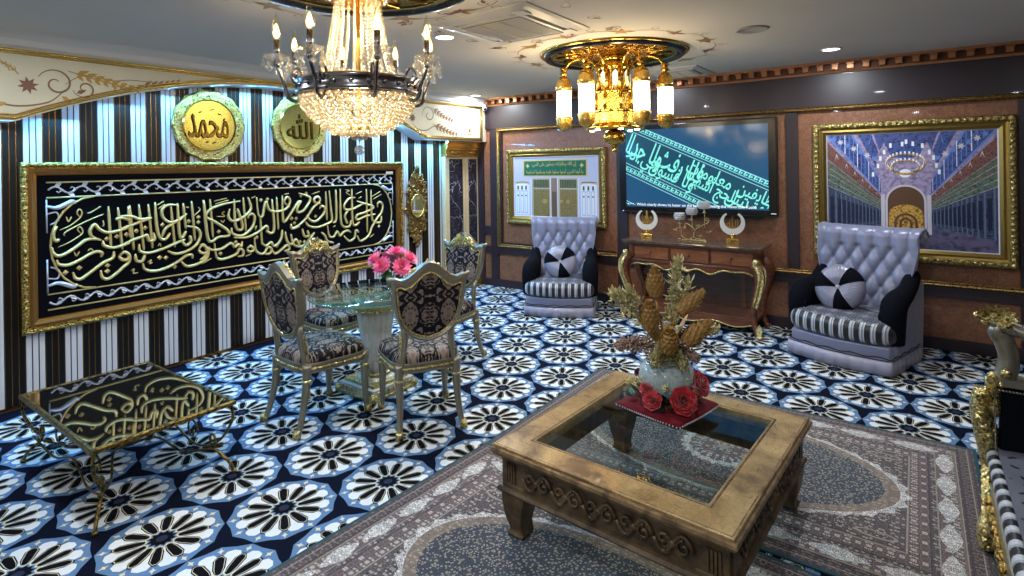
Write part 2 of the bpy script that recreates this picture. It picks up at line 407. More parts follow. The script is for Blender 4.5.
# floor: broadloom carpet with twelve-fold medallions
b = MB()
b.poly([(XA, YF, 0), (XR, YF, 0), (XR, YB, 0), (XA, YB, 0)], 0)
def P2(cx, cy, r, a, z, sx=1.0, sy=1.0): return (cx+r*math.cos(a)*sx, cy+r*math.sin(a)*sy, z)
def medallion(cx, cy, fine=True):
    e = .0004; R0 = .253; sy = 1.03
    def q(r, a, k): return P2(cx, cy, r, a, e*k, 1.0, sy)
    n = 24; a0 = 0
    # outline: points toward the six neighbours, flatter between
    ring = [q(R0 if i % 2 == 0 else .239, PI*2*i/24, 1) for i in range(24)]
    b.poly(ring, 1)
    for i in range(12):
        a = 2*PI*(i+.5)/12; h = PI/12
        # ivory cell
        o = .9
        b.poly([q(.075, a-h*.8, 2), q(.12, a-h*.86, 2), q(.180, a-h*.84, 2), q(.210, a-h*.52, 2), q(.217, a, 2), q(.210, a+h*.52, 2), q(.180, a+h*.84, 2), q(.12, a+h*.86, 2), q(.075, a+h*.8, 2)], 2)
        a2 = 2*PI*i/12
        b.poly([q(.246, a2, 2), q(.229, a2+.022, 2), q(.224, a2+.065, 2), q(.216, a2+.022, 2), q(.203, a2, 2), q(.216, a2-.022, 2), q(.224, a2-.065, 2), q(.229, a2-.022, 2)], 3)
        # petal: black, cream, black
        def petal(k, g, m):
            b.poly([q(.060+g*.5, a2-.16+g*2, k), q(.105, a2-.235+g*9, k), q(.165, a2-.165+g*6, k), q(.194-g*1.3, a2-.04, k), q(.194-g*1.3, a2+.04, k), q(.165, a2+.165-g*6, k), q(.105, a2+.235-g*9, k), q(.060+g*.5, a2+.16-g*2, k)], m)
        petal(3, 0, 4); petal(4, .0055, 3)
        petal(5, .0085, 4)
    b.poly([q(.076 if i % 2 else .062, 2*PI*i/24, 6) for i in range(24)], 3)
    b.poly([q(.068 if i % 2 else .053, 2*PI*i/24, 7) for i in range(24)], 1)
    b.poly([q(.058 if i % 2 else .044, 2*PI*i/24, 8) for i in range(24)], 4)
    b.poly([q(.024, 2*PI*i/10, 9) for i in range(10)], 5)
dx, dy = .508, .4585
for j in range(-8, 9):
    y = 2.952+j*dy
    if y < -.7 or y > YB+.2: continue
    for i in range(-9, 14):
        x = -2.345+i*dx+(dx/2 if j % 2 else 0)
        if x < XA-.1 or x > 1.6: continue
        if y < .4 and x > -.9: continue
        medallion(min(x, 9), y)
# keep the pattern inside the room
b.v = [(max(XA, x), min(YB, y), z) for x, y, z in b.v]
struct('floor', b, [M['navy'], M['cblue'], M['cwhite'], M['ccream'], M['cblack'], M['cmid']])

# left wall: flat board with upright black and white slats
b = MB(); b.box((XA-.06, (YF+YB)/2, ZC/2), (.1, YB-YF, ZC), 2)
sw = .1155/3; y = 1.188-.1155*2*15-.1155; k = 0
while y < YB:
    m = 0 if (k//3) % 2 == 0 else 1
    if y > YF+.02: b.box((XA-.004, y+sw/2, 1.28), (.016, sw*.80, 2.5), m); b.box((XA-.003, y, 1.28), (.018, sw*.10, 2.5), 2 if m == 0 else 3)
    y += sw; k += 1
struct('wall_left', b, [M['slatb'], M['slatw'], M['slatg'], plain('bronze_groove', c255(104, 74, 52), .4, .5)])
# back wall
b = MB(); b.box(((XA+XR)/2, YB+.06, ZC/2), (XR-XA+.2, .1, ZC), 0)
b.T = mapB(0)
def rail(u0, u1, v0, v1, h=.015, m=1): b.box(((u0+u1)/2, (v0+v1)/2, h/2-.005), (u1-u0, v1-v0, h+.01), m)
rail(XA, XR, 2.262, 2.60, .02); rail(XA, XR, .0, .105, .02); rail(XA, XR, .475, .575, .018)
rail(XA, XR, 2.255, 2.30, .026)
for u0, u1 in ((-5.29, -5.10), (-4.975, -4.845), (-2.99, -2.855), (-1.085, -.975), (.70, .82), (2.1, 2.2)):
    rail(u0, u1, .1, 2.3, .017)
rail(-5.1, -4.97, .74, .86, .016)
struct('wall_back', b, [M['burl'], M['darkwood']])
b = MB(); b.box((XR+.06, (YF+YB)/2, ZC/2), (.1, YB-YF, ZC), 0); struct('wall_right', b, [M['burl']])
b = MB(); b.box(((XA+XR)/2, YF-.06, ZC/2), (XR-XA+.2, .1, ZC), 0); struct('wall_front', b, [M['cream']])
b = MB(); b.box(((XA+XR)/2, (YF+YB)/2, ZC+.05), (XR-XA+.2, YB-YF+.2, .1), 0); struct('ceiling', b, [M['ceiling']])

# gilt mouldings of the back wall
b = MB(); b.T = mapB(.012)
def gilt(u0, u1, v0, v1, h=.03):
    b.box(((u0+u1)/2, (v0+v1)/2, h/2), (u1-u0, v1-v0, h), 0)
def hrail(u0, u1, v, w, h=.03):
    n = 6
    prof = [(-w/2, 0), (-w/2, h*.5), (-w*.2, h), (w*.1, h*.7), (w*.3, h*.9), (w/2, h*.4), (w/2, 0)]
    a = [b.vert((u0, v+p, q)) for p, q in prof]; c = [b.vert((u1, v+p, q)) for p, q in prof]
    for i in range(len(prof)-1): b.face((a[i], c[i], c[i+1], a[i+1]), 0)
hrail(-4.84, -2.99, .594, .045); hrail(-2.855, XR, .594, .045); hrail(-2.99, XR, 2.240, .045)
hrail(-4.84, -2.99, 2.235, .055); b.box((-4.8125, 1.41, .012), (.055, 1.68, .03), 0); b.tube([(-4.8125, .6, .026), (-4.8125, 2.23, .026)], .012, 6)
struct('trim_1', b, [M['goldant']])
b = MB(); b.T = mapB(.005); b.box((-4.773, 1.41, .006), (.022, 1.62, .014), 0); b.box((-3.9, .63, .006), (1.75, .022, .014), 0); struct('trim_2', b, [M['darkwood']])
# dentil cornice
b = MB(); b.T = mapB(0)
prof = [(2.575, 0), (2.575, .04), (2.59, .05), (2.60, .045), (2.60, .035), (2.665, .035), (2.665, .085), (2.675, .09), (2.69, .1), (2.69, 0)]
a = [b.vert((XA, v, w)) for v, w in prof]; c = [b.vert((XR, v, w)) for v, w in prof]
for i in range(len(prof)-1): b.face((a[i], c[i], c[i+1], a[i+1]), 1 if i == 4 else 0)
u = XA+.05
while u < XR:
    b.box((u, 2.634, .055), (.05, .052, .045), 0); b.box((u, 2.656, .062), (.062, .012, .056), 0)
    u += .128
struct('trim_3', b, [M['copper'], plain('recess_shade_copper', c255(92, 56, 38), .5, .4)])  # second copper is coloured darker to paint the shade behind the dentils

# arched soffit above the slat wall
YA, SW = 3.1, .24
def arch(y): d = abs(y-YA); return 2.52-.111*d*d if d < 2.0 else 2.075
b = MB(); b.T = mapA(0)
ys = [YF]+[YA-2.0+i*.1 for i in range(41)]+[YB]
out = [(y, arch(y)) for y in ys]
out = [(YF, arch(YF))]+out[1:-1]+[(YB, arch(YB)), (YB, ZC), (YF, ZC)]
b.prism(out, -.01, SW, 0, 1)
# white crown board
prof = [(2.585, SW), (2.60, SW+.02), (2.64, SW+.03), (2.67, SW+.07), (2.69, SW+.09)]
a = [b.vert((YF, v, w)) for v, w in prof]; c = [b.vert((YB, v, w)) for v, w in prof]
for i in range(len(prof)-1): b.face((a[i], c[i], c[i+1], a[i+1]), 1)
struct('trim_4', b, [M['cream'], M['white']])
# its gold beads
b = MB(); b.T = mapA(SW)
b.tube([(YF, 2.565, .004), (YB-.1, 2.565, .004)], .012, 6, 0); b.tube([(YF, 2.545, .003), (YB-.1, 2.545, .003)], .006, 6, 0)
for off, r in ((.022, .012), (.044, .006)):
    pts = [(y, min(arch(y)+off, 2.55), .004) for y in ys[1:-1]]
    b.tube([(YF, 2.075+off, .004)]+pts+[(YB-.12, 2.075+off, .004)], r, 6, 0)
b.tube([(YB-.13, 2.10, .004), (YB-.13, 2.56, .004)], .01, 6, 0)
b.tube([(YB-.10, 2.08, .004), (YB-.10, 2.57, .004)], .006, 6, 0)
struct('trim_5', b, [M['gold']])

# painted scrollwork
def spiral(c, r0, turns, a0, sgn=1, n=26):
    return [(c[0]+r0*(1-t/n*.82)*math.cos(a0+sgn*turns*2*PI*t/n), c[1]+r0*(1-t/n*.82)*math.sin(a0+sgn*turns*2*PI*t/n)) for t in range(n+1)]
def flat(b, pts, w, m, z=.001):
    n = len(pts); L = []
    for i, p in enumerate(pts):
        q0 = pts[max(i-1, 0)]; q1 = pts[min(i+1, n-1)]; dx_, dy_ = q1[0]-q0[0], q1[1]-q0[1]; l = math.hypot(dx_, dy_) or 1
        ww = w*(.35+.65*math.sin(PI*min(1, (i+.6)/n)))
        L.append((b.vert((p[0]-dy_/l*ww/2, p[1]+dx_/l*ww/2, z)), b.vert((p[0]+dy_/l*ww/2, p[1]-dx_/l*ww/2, z))))
    for a_, c_ in zip(L, L[1:]): b.face((a_[0], a_[1], c_[1], c_[0]), m)
def fleaf(b, p, a, L, w, m, z=.0015):
    ca, sa = math.cos(a), math.sin(a)
    o = [(0, 0), (.3, -.5), (.6, -.4), (1, 0), (.6, .35), (.3, .5)]
    b.poly([(p[0]+L*x*ca-w*y*sa, p[1]+L*x*sa+w*y*ca, z) for x, y in o], m)
def star(b, p, r, m, z=.002, n=8, a0=.2):
    b.poly([(p[0]+(r if i % 2 == 0 else r*.5)*math.cos(a0+PI*i/n), p[1]+(r if i % 2 == 0 else r*.5)*math.sin(a0+PI*i/n), z) for i in range(2*n)], m)
def plume(b, p, a, L, m, n=7, curve=.5):
    x, y = p; pts = [(x, y)]
    for i in range(n):
        x += L/n*math.cos(a); y += L/n*math.sin(a); a += curve/n; pts.append((x, y))
        fleaf(b, (x, y), a+.6, L/n*1.5*(1-i/n*.5), L*.075, m); fleaf(b, (x, y), a-.7, L/n*1.2*(1-i/n*.5), L*.06, m)
    flat(b, pts, .012, m)
b = MB(); b.T = mapA(SW+.001)
def s2(pts, n=6): return [(p.x, p.y) for p in spline([(x, y, 0) for x, y in pts], n)]
star(b, (1.17, 2.33), .062, 1)
flat(b, spiral((1.33, 2.36), .11, 1.3, 2.8, -1), .014, 0); flat(b, spiral((1.5, 2.34), .075, 1.2, 3.4, 1), .012, 0)
plume(b, (1.4, 2.46), -.25, .45, 2, 8, .1); flat(b, spiral((1.72, 2.36), .05, 1.2, 1, -1), .009, 2); flat(b, s2([(1.38, 2.36), (1.5, 2.44), (1.68, 2.42), (1.8, 2.44), (2.0, 2.44)]), .008, 0); plume(b, (1.12, 2.40), 2.2, .12, 2, 4, .6); fleaf(b, (1.36, 2.27), -.6, .07, .03, 2); fleaf(b, (1.05, 2.20), 3.6, .08, .03, 2); fleaf(b, (1.45, 2.30), .5, .07, .03, 1); plume(b, (1.85, 2.405), .05, .3, 0, 6, .3)
flat(b, s2([(.95, 2.30), (.98, 2.22), (1.1, 2.18), (1.28, 2.22), (1.38, 2.32)]), .012, 0)
flat(b, spiral((1.0, 2.42), .07, 1.1, 0, 1), .01, 0); flat(b, spiral((.8, 2.36), .12, 1.2, .5, 1), .012, 0)
plume(b, (.7, 2.2), 2.0, .3, 0)
star(b, (4.86, 2.335), .06, 1)
flat(b, spiral((5.15, 2.39), .12, 1.25, 3.2, -1), .012, 0); flat(b, spiral((5.62, 2.40), .10, 1.25, 0, 1), .012, 0)
flat(b, s2([(4.86, 2.27), (4.95, 2.2), (5.1, 2.19), (5.25, 2.25), (5.4, 2.23), (5.6, 2.15)]), .012, 0)
plume(b, (5.2, 2.49), -.5, .4, 1, 7, .3); plume(b, (5.22, 2.28), -.35, .45, 0, 7, .2); plume(b, (5.75, 2.3), 1.0, .25, 1, 5, -.3)
flat(b, spiral((5.95, 2.22), .08, 1.2, 2, 1), .012, 0); flat(b, spiral((5.85, 2.47), .06, 1.2, 2, 1), .01, 0); star(b, (5.95, 2.22), .03, 1)
flat(b, spiral((5.0, 2.15), .04, 1.2, 1, 1), .01, 1); plume(b, (5.95, 2.35), 1.4, .16, 1, 4, -.3)
struct('trim_6', b, [M['vine'], M['vinered'], M['vinegold']])

# painted vines on the ceiling round the two roses
b = MB(); b.T = axes((1, 0, 0), (0, -1, 0), (0, 0, -1), (0, 0, ZC-.0005))
C1, C2 = (-2.31, 1.85), (-2.15, 4.5)
for cx, cy in (C1, C2):
    cy = -cy
    for k in range(12):
        a = 2*PI*k/12; r = .80
        p = (cx+r*math.cos(a), cy+r*math.sin(a))
        flat(b, [(cx+(r+.05*math.sin(6*t))*math.cos(a+t), cy+(r+.05*math.sin(6*t))*math.sin(a+t)) for t in [i*.05 for i in range(9)]], .009, 0)
        star(b, p, .05 if k % 2 else .075, 1 if k % 2 else 2, n=5, a0=a)
        fleaf(b, p, a+1.2, .12, .05, 2); fleaf(b, p, a-1.5, .11, .045, 1); fleaf(b, p, a+.1, .10, .04, 0)
        flat(b, spiral((cx+(r+.10)*math.cos(a+.25), cy+(r+.10)*math.sin(a+.25)), .045, 1.1, a, 1, 12), .007, 0)
cx, cy = -2.26, -3.15
for sx_, sy_ in ((1, 0), (-1, 0), (0, 1), (0, -1)):
    for t in (-.42, -.14, .14, .42):
        p = (cx+(sx_*.53 if sx_ else t*1.2), cy+(sy_*.53 if sy_ else t*1.2))
        flat(b, spiral(p, .05, 1.2, t*5, 1, 12), .008, 0); fleaf(b, p, t*8, .08, .03, 1)
struct('trim_7', b, [M['vine'], M['vinered'], M['vinegold']])

# ceiling roses
def rose(c, nm):
    b = MB(); b.lathe([(.645, 0), (.645, -.012), (.625, -.022), (.60, -.012)], (c[0], c[1], ZC), 64, 1)
    b.lathe([(.615, -.018), (.60, -.045), (.575, -.045), (.55, -.02)], (c[0], c[1], ZC), 64, 0)
    b.lathe([(.55, -.02), (.545, -.028), (.53, -.02)], (c[0], c[1], ZC), 64, 1)
    b.lathe([(.53, -.012), (.4, -.008), (.25, -.018), (.12, -.03), (0, -.03)], (c[0], c[1], ZC), 64, 2)
    for k in range(16):
        a = 2*PI*k/16
        b.tube([(c[0]+r*math.cos(a+s), c[1]+r*math.sin(a+s), ZC-.02) for r, s in ((.5, 0), (.4, .12), (.3, 0), (.33, -.12), (.42, -.1))], .01, 5, 1)
    struct(nm, b, [M['black'], M['goldp'], M['golddeep']])
rose(C1, 'trim_8'); rose(C2, 'trim_9')

# marble pilasters against the slat wall
def pilaster(y0, y1, label):
    t = thing('marble_pilaster', label, 'pilaster', (XA+.055, (y0+y1)/2, 0), 0, 'marble pilasters in the corner')
    w = y1-y0
    b = MB(); b.box((.0, 0, 1.0), (.07, w, 1.84), 0); finish('shaft', b, M['marcream'], t, bevel=.006)
    b = MB(); b.box((.037, .01, 1.02), (.006, w*.66, 1.62), 0); finish('inlay', b, M['marbk'], t)
    b = MB()
    for z0, z1, g in ((1.86, 1.885, .03), (1.885, 1.95, .012), (1.95, 1.985, .035), (1.985, 2.05, .05), (2.05, 2.072, .065)):
        b.box((.0+g/2, 0, (z0+z1)/2), (.07+g, w+min(g, .01)*.5, z1-z0), 0)
    b.sphere((.055, 0, 1.92), (.03, w*.3, .035), 10, 6, 0)
    finish('capital', b, M['gold'], t, bevel=.004)
    b = MB(); b.box((.03, 0, .05), (.12, w, .1), 0); b.box((.02, 0, .12), (.10, w-.004, .05), 0); finish('plinth', b, M['gold'], t, bevel=.01)
pilaster(5.60, 6.02, 'marble pilaster with black inlay next to the ornate gilt mirror')
pilaster(6.03, 6.30, 'marble pilaster with black inlay touching the corner of the brown wall')
# ================================================================== THINGS ON THE WALLS
def wallthing(name, label, cat, wall, u, v, w=0.0, group=None):
    """root at (u, v) of a wall; children use local x = along, y = up, z = out of the wall"""
    t = thing(name, label, cat, group=group)
    t.matrix_world = (mapA(w) if wall == 'A' else mapB(w)) @ Matrix.Translation((u, v, 0)); return t
def vinestrip(b, x0, x1, y, h, m, z, step=.16):
    n = int((x1-x0)/step); st = (x1-x0)/n
    for i in range(n):
        a = x0+i*st; sg = 1
        pts = [(a+st*t, y+h*.30*math.sin(2*PI*t), z) for t in [k/8 for k in range(9)]]
        b.tube(pts, .0075, 5, m)
        for (px, sgn) in ((a+st*.25, -1), (a+st*.75, 1)):
            cy_ = y+h*.30*(-sgn)
            b.tube([(px+st*.02, cy_, z), (px+st*.16, cy_+sgn*h*.12, z), (px+st*.22, cy_+sgn*h*.42, z), (px+st*.12, cy_+sgn*h*.55, z), (px+st*.06, cy_+sgn*h*.42, z)], [.006, .006, .006, .005, .004], 5, m)
            b.leaf((px, cy_, z), (.9, -sgn*.7, .1), st*.28, .03, (0, 0, 1), m)
# ---- the long embroidered calligraphy panel: y 1.16..4.86, z .50(.57)..1.79
U0, U1, V0, V1 = 1.16, 4.865, .535, 1.79
t = wallthing('calligraphy_frame', 'long gilt framed black textile with raised gold Arabic script, hung on the striped wall', 'framed calligraphy', 'A', (U0+U1)/2, (V0+V1)/2, .012)
W, H_ = (U1-U0)/2, (V1-V0)/2
b = MB(); b.frame(-W, W, -H_, H_, [(0, 0), (0, .04), (.012, .052), (.03, .048), (.036, .03), (.045, .032), (.065, .042), (.08, .03), (.095, .026), (.1, .012), (.1, 0)], 0, mf=lambda k: 1 if k < 5 else 0)
for sgn in (-1, 1):
    n = 74
    for i in range(n):
        x = -W+(i+.5)*2*W/n
        b.sphere((x, sgn*(H_-.021), .05), (.021, .011, .008), 6, 4, 1, R=RZ(.5*sgn))
    n = 24
    for i in range(n):
        y = -H_+(i+.5)*2*H_/n
        b.sphere((sgn*(W-.021), y, .05), (.011, .021, .008), 6, 4, 1, R=RZ(.4*sgn))
finish('frame', b, [M['goldwood'], M['goldorn']], t)
b = MB(); b.box((0, 0, .006), (2*W-.18, 2*H_-.18, .01), 0); finish('cloth', b, plain('black_cloth', c255(7, 8, 16), .95, bs=200, bst=.3, spec=.1), t)
gi = plain('gold_thread', c255(226, 206, 140), .36, .55, bs=90, bst=.7, bd=.004)
si = plain('silver_thread', c255(206, 212, 226), .35, .5, bs=90, bst=.6, bd=.003)
b = MB(); w_, h_ = W-.155, H_-.15
for sy_ in (-1, 1):
    for o in (0, .115):
        b.tube([(-w_, sy_*(h_-o), .014), (w_, sy_*(h_-o), .014)], .0065, 6, 0)
hh = h_-.118
pts = []
for i in range(13):
    a = PI/2+PI*i/12; pts.append((-w_+.30+.28*math.cos(a)*1.0, hh*math.sin(a), .014))
b.tube(pts, .008, 6, 0); b.tube([(-x, y, z) for x, y, z in pts], .008, 6, 0)
finish('gold_border', b, gi, t)
b = MB()
for sy_ in (-1, 1): vinestrip(b, -w_+.01, w_-.01, sy_*(h_-.0575), .085*sy_, 0, .014, .168)
for sx_ in (-1, 1):
    for sy_ in (-1, 1):
        b.tube([(sx_*(w_-.0), sy_*(hh-.26), .014), (sx_*w_, sy_*(hh-.01), .014)], .006, 5, 0)
        p = spline([(sx_*w_, sy_*(hh-.06), .014), (sx_*(w_-.06), sy_*(hh-.075), .016), (sx_*(w_-.12), sy_*(hh-.05), .016), (sx_*(w_-.16), sy_*(hh-.03), .014), (sx_*(w_-.18), sy_*(hh-.05), .014)], 5)
        n = len(p); b.tube(p, [.016*math.sin(PI*(i+2)/(n+3))+.003 for i in range(n)], 6, 0)
        b.tube(spline([(sx_*(w_), sy_*(hh-.12), .014), (sx_*(w_-.06), sy_*(hh-.11), .014), (sx_*(w_-.07), sy_*(hh-.17), .014), (sx_*(w_-.02), sy_*(hh-.2), .014)], 4), .006, 5, 0)
finish('silver_vine', b, si, t)
# the script: tall interlaced rows in raised gold thread
TR = {'t':[[(-1636,144),(-1658,110),(-1660,60),(-1644,33),(-1626,49)],[(-1670,-10),(-1662,-54),(-1628,-81),(-1569,-58),(-1508,-16),(-1459,20),(-1402,24),(-1358,9)],[(-1383,22),(-1422,49),(-1430,95),(-1400,137),(-1370,96),(-1318,65),(-1253,69),(-1156,91)],[(-1642,-108),(-1628,-146),(-1570,-157),(-1497,-128),(-1434,-92),(-1385,-79),(-1353,-96),(-1362,-125)],[(-1544,-217),(-1529,-264),(-1493,-277),(-1424,-229),(-1347,-173),(-1282,-144),(-1273,-91)],[(-1364,-231),(-1355,-286),(-1317,-307),(-1257,-271),(-1188,-212),(-1160,-192)],[(-1305,274),(-1291,-58)],[(-1239,262),(-1212,-83)],[(-1166,265),(-1152,4)],[(-1258,163),(-1211,174),(-1154,146)],[(-1345,2),(-1339,-36),(-1281,-62),(-1214,-52),(-1158,-35)],[(-1235,-135),(-1201,-108),(-1166,-136),(-1180,-173),(-1222,-160),(-1239,-134)],[(-1156,274),(-1131,-100)],[(-1089,278),(-1056,-109)],[(-1018,274),(-991,-101)],[(-967,287),(-959,107),(-938,-10),(-894,-38),(-852,14)],[(-844,263),(-814,-115)],[(-790,268),(-778,6),(-755,-38),(-722,17)],[(-742,265),(-722,34)],[(-670,278),(-647,-76)],[(-566,280),(-542,-36),(-516,-109)],[(-1226,186),(-1144,180),(-1074,149),(-995,159)],[(-1227,81),(-1144,108),(-1074,133),(-995,155)],[(-1229,-56),(-1146,-19),(-1048,10),(-1033,14),(-1016,-34),(-976,-30),(-982,28)],[(-1091,-56),(-1085,-114),(-1021,-138),(-917,-119),(-794,-76),(-731,-58)],[(-782,251),(-867,256),(-913,218),(-906,151),(-854,106),(-792,117),(-712,170)],[(-916,-12),(-892,51),(-839,88),(-744,138)],[(-721,60),(-633,34),(-600,-29),(-635,-112),(-717,-162),(-811,-174),(-872,-141)],[(-763,-62),(-724,-110),(-683,-80),(-691,-28)],[(-1065,-220),(-1051,-271),(-979,-298),(-874,-282),(-780,-237),(-725,-203),(-677,-201),(-672,-236)],[(-618,-166),(-585,-127),(-544,-158),(-532,-186),(-553,-253),(-637,-292),(-719,-297),(-766,-248)],[(-618,-166),(-594,-195),(-544,-201)],[(-1230,-134),(-1203,-106),(-1172,-126),(-1162,-159),(-1176,-204),(-1231,-242)],[(-1230,-157),(-1203,-172),(-1172,-165)],[(-1120,-133),(-1114,-189),(-1072,-200),(-1050,-150)],[(-573,283),(-550,116),(-536,-60),(-502,-103),(-441,-70),(-343,-64),(-360,-8),(-465,73),(-550,133),(-498,200),(-374,236),(-228,254)],[(-510,288),(-488,-66)],[(-330,188),(-344,126),(-332,88),(-287,66),(-193,104),(-125,174),(-151,287)],[(-287,276),(-278,20),(-223,-22),(-213,32),(-257,184)],[(-199,289),(-176,-44)],[(-155,83),(-139,115),(-107,120),(-88,77),(-118,-13),(-215,-78),(-307,-50),(-315,6)],[(-65,282),(-48,112),(-9,90),(13,184),(33,235),(63,151),(144,126),(251,148),(295,224),(263,269),(230,218),(294,164)],[(-29,91),(-14,-194)],[(95,255),(115,-36),(79,-86),(29,-56)],[(147,271),(162,-60)],[(-298,-87),(-177,-100),(-61,-66),(30,-9),(49,-58)],[(210,287),(212,53),(238,21),(337,142),(394,218)],[(302,-14),(316,-64),(401,-44)],[(-528,-149),(-503,-179),(-416,-181),(-326,-138),(-290,-179),(-253,-156),(-226,-187),(-215,-133)],[(-476,-120),(-461,-246),(-418,-279),(-346,-271),(-272,-245),(-245,-203),(-208,-226),(-214,-271),(-264,-273)],[(-169,-212),(-131,-189),(-103,-230),(-141,-244),(-170,-221)],[(-91,-110),(-79,-242),(-5,-281),(46,-221),(87,-254),(55,-289),(5,-282)],[(-13,-175),(26,-209),(79,-176),(108,-219),(160,-196),(193,-141),(204,-64)],[(97,-265),(127,-298),(201,-259),(255,-227),(280,-269),(222,-286)],[(236,-87),(256,-188),(309,-224),(354,-179),(406,-265)],[(-604,-122),(-570,-126),(-546,-182),(-572,-239),(-606,-260)],[(295,81),(357,166),(418,217),(376,146),(386,100),(458,122),(533,229),(491,268),(399,300)],[(293,-54),(373,-44),(478,29),(563,134),(650,204),(629,251),(586,235),(585,198),(660,174)],[(648,118),(672,149),(714,119),(692,58),(603,-10),(529,6),(488,65)],[(729,304),(739,-12)],[(773,311),(792,99),(802,-8),(767,-42),(624,-78),(517,-58),(476,-8)],[(858,317),(859,-3),(812,-46)],[(918,325),(918,-8),(950,-99),(1034,-107),(1060,-40)],[(1124,216),(1039,210),(971,145),(984,89),(1085,88),(1236,139)],[(1037,91),(976,17),(1010,-75)],[(1077,318),(1078,-21),(1106,-104),(1181,-70)],[(1148,174),(1261,137),(1390,88),(1260,35),(1146,13),(1144,-42),(1284,-8),(1414,3)],[(1289,310),(1293,-203)],[(1354,297),(1361,-24),(1412,-91),(1492,-98),(1507,-25)],[(1455,83),(1452,125),(1489,144),(1529,100),(1508,17),(1439,-50),(1359,-148),(1305,-246),(1189,-294),(1148,-229)],[(744,-70),(765,-187),(821,-203),(868,-150),(902,-202),(950,-168),(1008,-154),(1056,-179)],[(960,-208),(1030,-275),(1104,-244),(1125,-162),(1166,-190)],[(302,-119),(330,-230),(430,-261),(515,-197),(579,-130)],[(434,-78),(454,-153),(505,-159),(495,-102)],[(666,-138),(709,-181),(741,-242),(820,-270)]],'n':[[(-1622,114),(-1554,144),(-1493,198),(-1480,241),(-1498,265),(-1511,236),(-1491,198)],[(-1591,67),(-1584,96),(-1457,165),(-1336,215)],[(-1633,-15),(-1556,19),(-1483,70),(-1480,107),(-1497,127),(-1509,106),(-1489,75)],[(-1446,231),(-1424,233),(-1354,278)],[(-1579,212),(-1566,174),(-1547,210)],[(-1533,-64),(-1519,-96),(-1500,-64)],[(-1447,-68),(-1428,-52),(-1410,-70)],[(-1343,162),(-1337,131),(-1344,117)],[(-942,228),(-889,266)],[(-949,261),(-897,291)],[(-1152,-270),(-1129,-258),(-1136,-292),(-1101,-291)],[(-604,-289),(-528,-265)],[(-613,222),(-597,196),(-631,163),(-664,140)],[(-1029,-218),(-1000,-201),(-1015,-231),(-990,-223)],[(-719,230),(-692,223)],[(-947,-91),(-932,-68),(-925,-97)],[(-471,268),(-356,288)],[(-462,241),(-338,269)],[(-450,125),(-376,119),(-401,148),(-376,164)],[(-114,275),(-75,292)],[(-590,-297),(-504,-257)],[(-180,-285),(-122,-265)],[(232,296),(286,303)],[(-412,87),(-395,63),(-377,87)],[(-89,-16),(-66,0),(-80,-40)],[(994,312),(1053,299),(1005,281),(1064,243)],[(1138,255),(1218,282)],[(1366,213),(1499,270)],[(1386,182),(1521,237)],[(555,283),(652,307)],[(1174,204),(1218,221)],[(823,-97),(850,-80)],[(1330,-269),(1396,-235)]],'d':[(-1317,15),(-1246,25),(-1178,35),(-1501,-191),(-1315,-200),(-1316,-246),(-1588,-213),(-1176,32),(-1106,56),(-1042,75),(-907,89),(-694,100),(-610,131),(-612,85),(-933,-191),(-884,-198),(-816,-287),(-248,155),(-431,-19),(-417,-225),(-271,-135),(-16,251),(54,257),(-62,-113),(149,-224),(320,43),(350,-9),(492,295),(430,271),(314,42),(370,37),(411,-213),(462,-219),(547,-163),(1478,-149),(604,41)]}
b = MB()
for q in TR['t']:
    p_ = spline([(x*.001, y*.001, .020) for x, y in q], 5); n = len(p_)
    if len(q) == 2: p_ = [Vector((lerp(q[0][0], q[1][0], k/14)*.001, lerp(q[0][1], q[1][1], k/14)*.001, .018)) for k in range(15)]; n = 15
    b.tube(p_, [(.0155 if len(q) > 2 else .0125)*(.45+.55*min(1, (k+.5)/n*5, (n-k-.2)/n*7))*(1+.10*(k % 2)) for k in range(n)], 7, 0, sq=(1, .8))
for q in TR['n']: p_ = spline([(x*.001, y*.001, .015) for x, y in q], 4); n = len(p_); b.tube(p_, [.0055*(.4+.6*min(1, (k+.5)/n*4, (n-k)/n*5)) for k in range(n)], 5, 0)
for x, y in TR['d']:
    c_ = b.vert((x*.001, y*.001, .026)); k4 = [b.vert((x*.001+.021*math.cos(a_*PI/2), y*.001+.021*math.sin(a_*PI/2), .012)) for a_ in range(4)]
    for a_ in range(4): b.face((k4[a_], k4[(a_+1) % 4], c_), 0)
finish('gold_script', b, gi, t)
b = MB(); b.box((W-.2, H_-.135, .014), (.11, .035, .002), 0); finish('label_card', b, M['white'], t)['label'] = 'small white label card tucked in the corner'

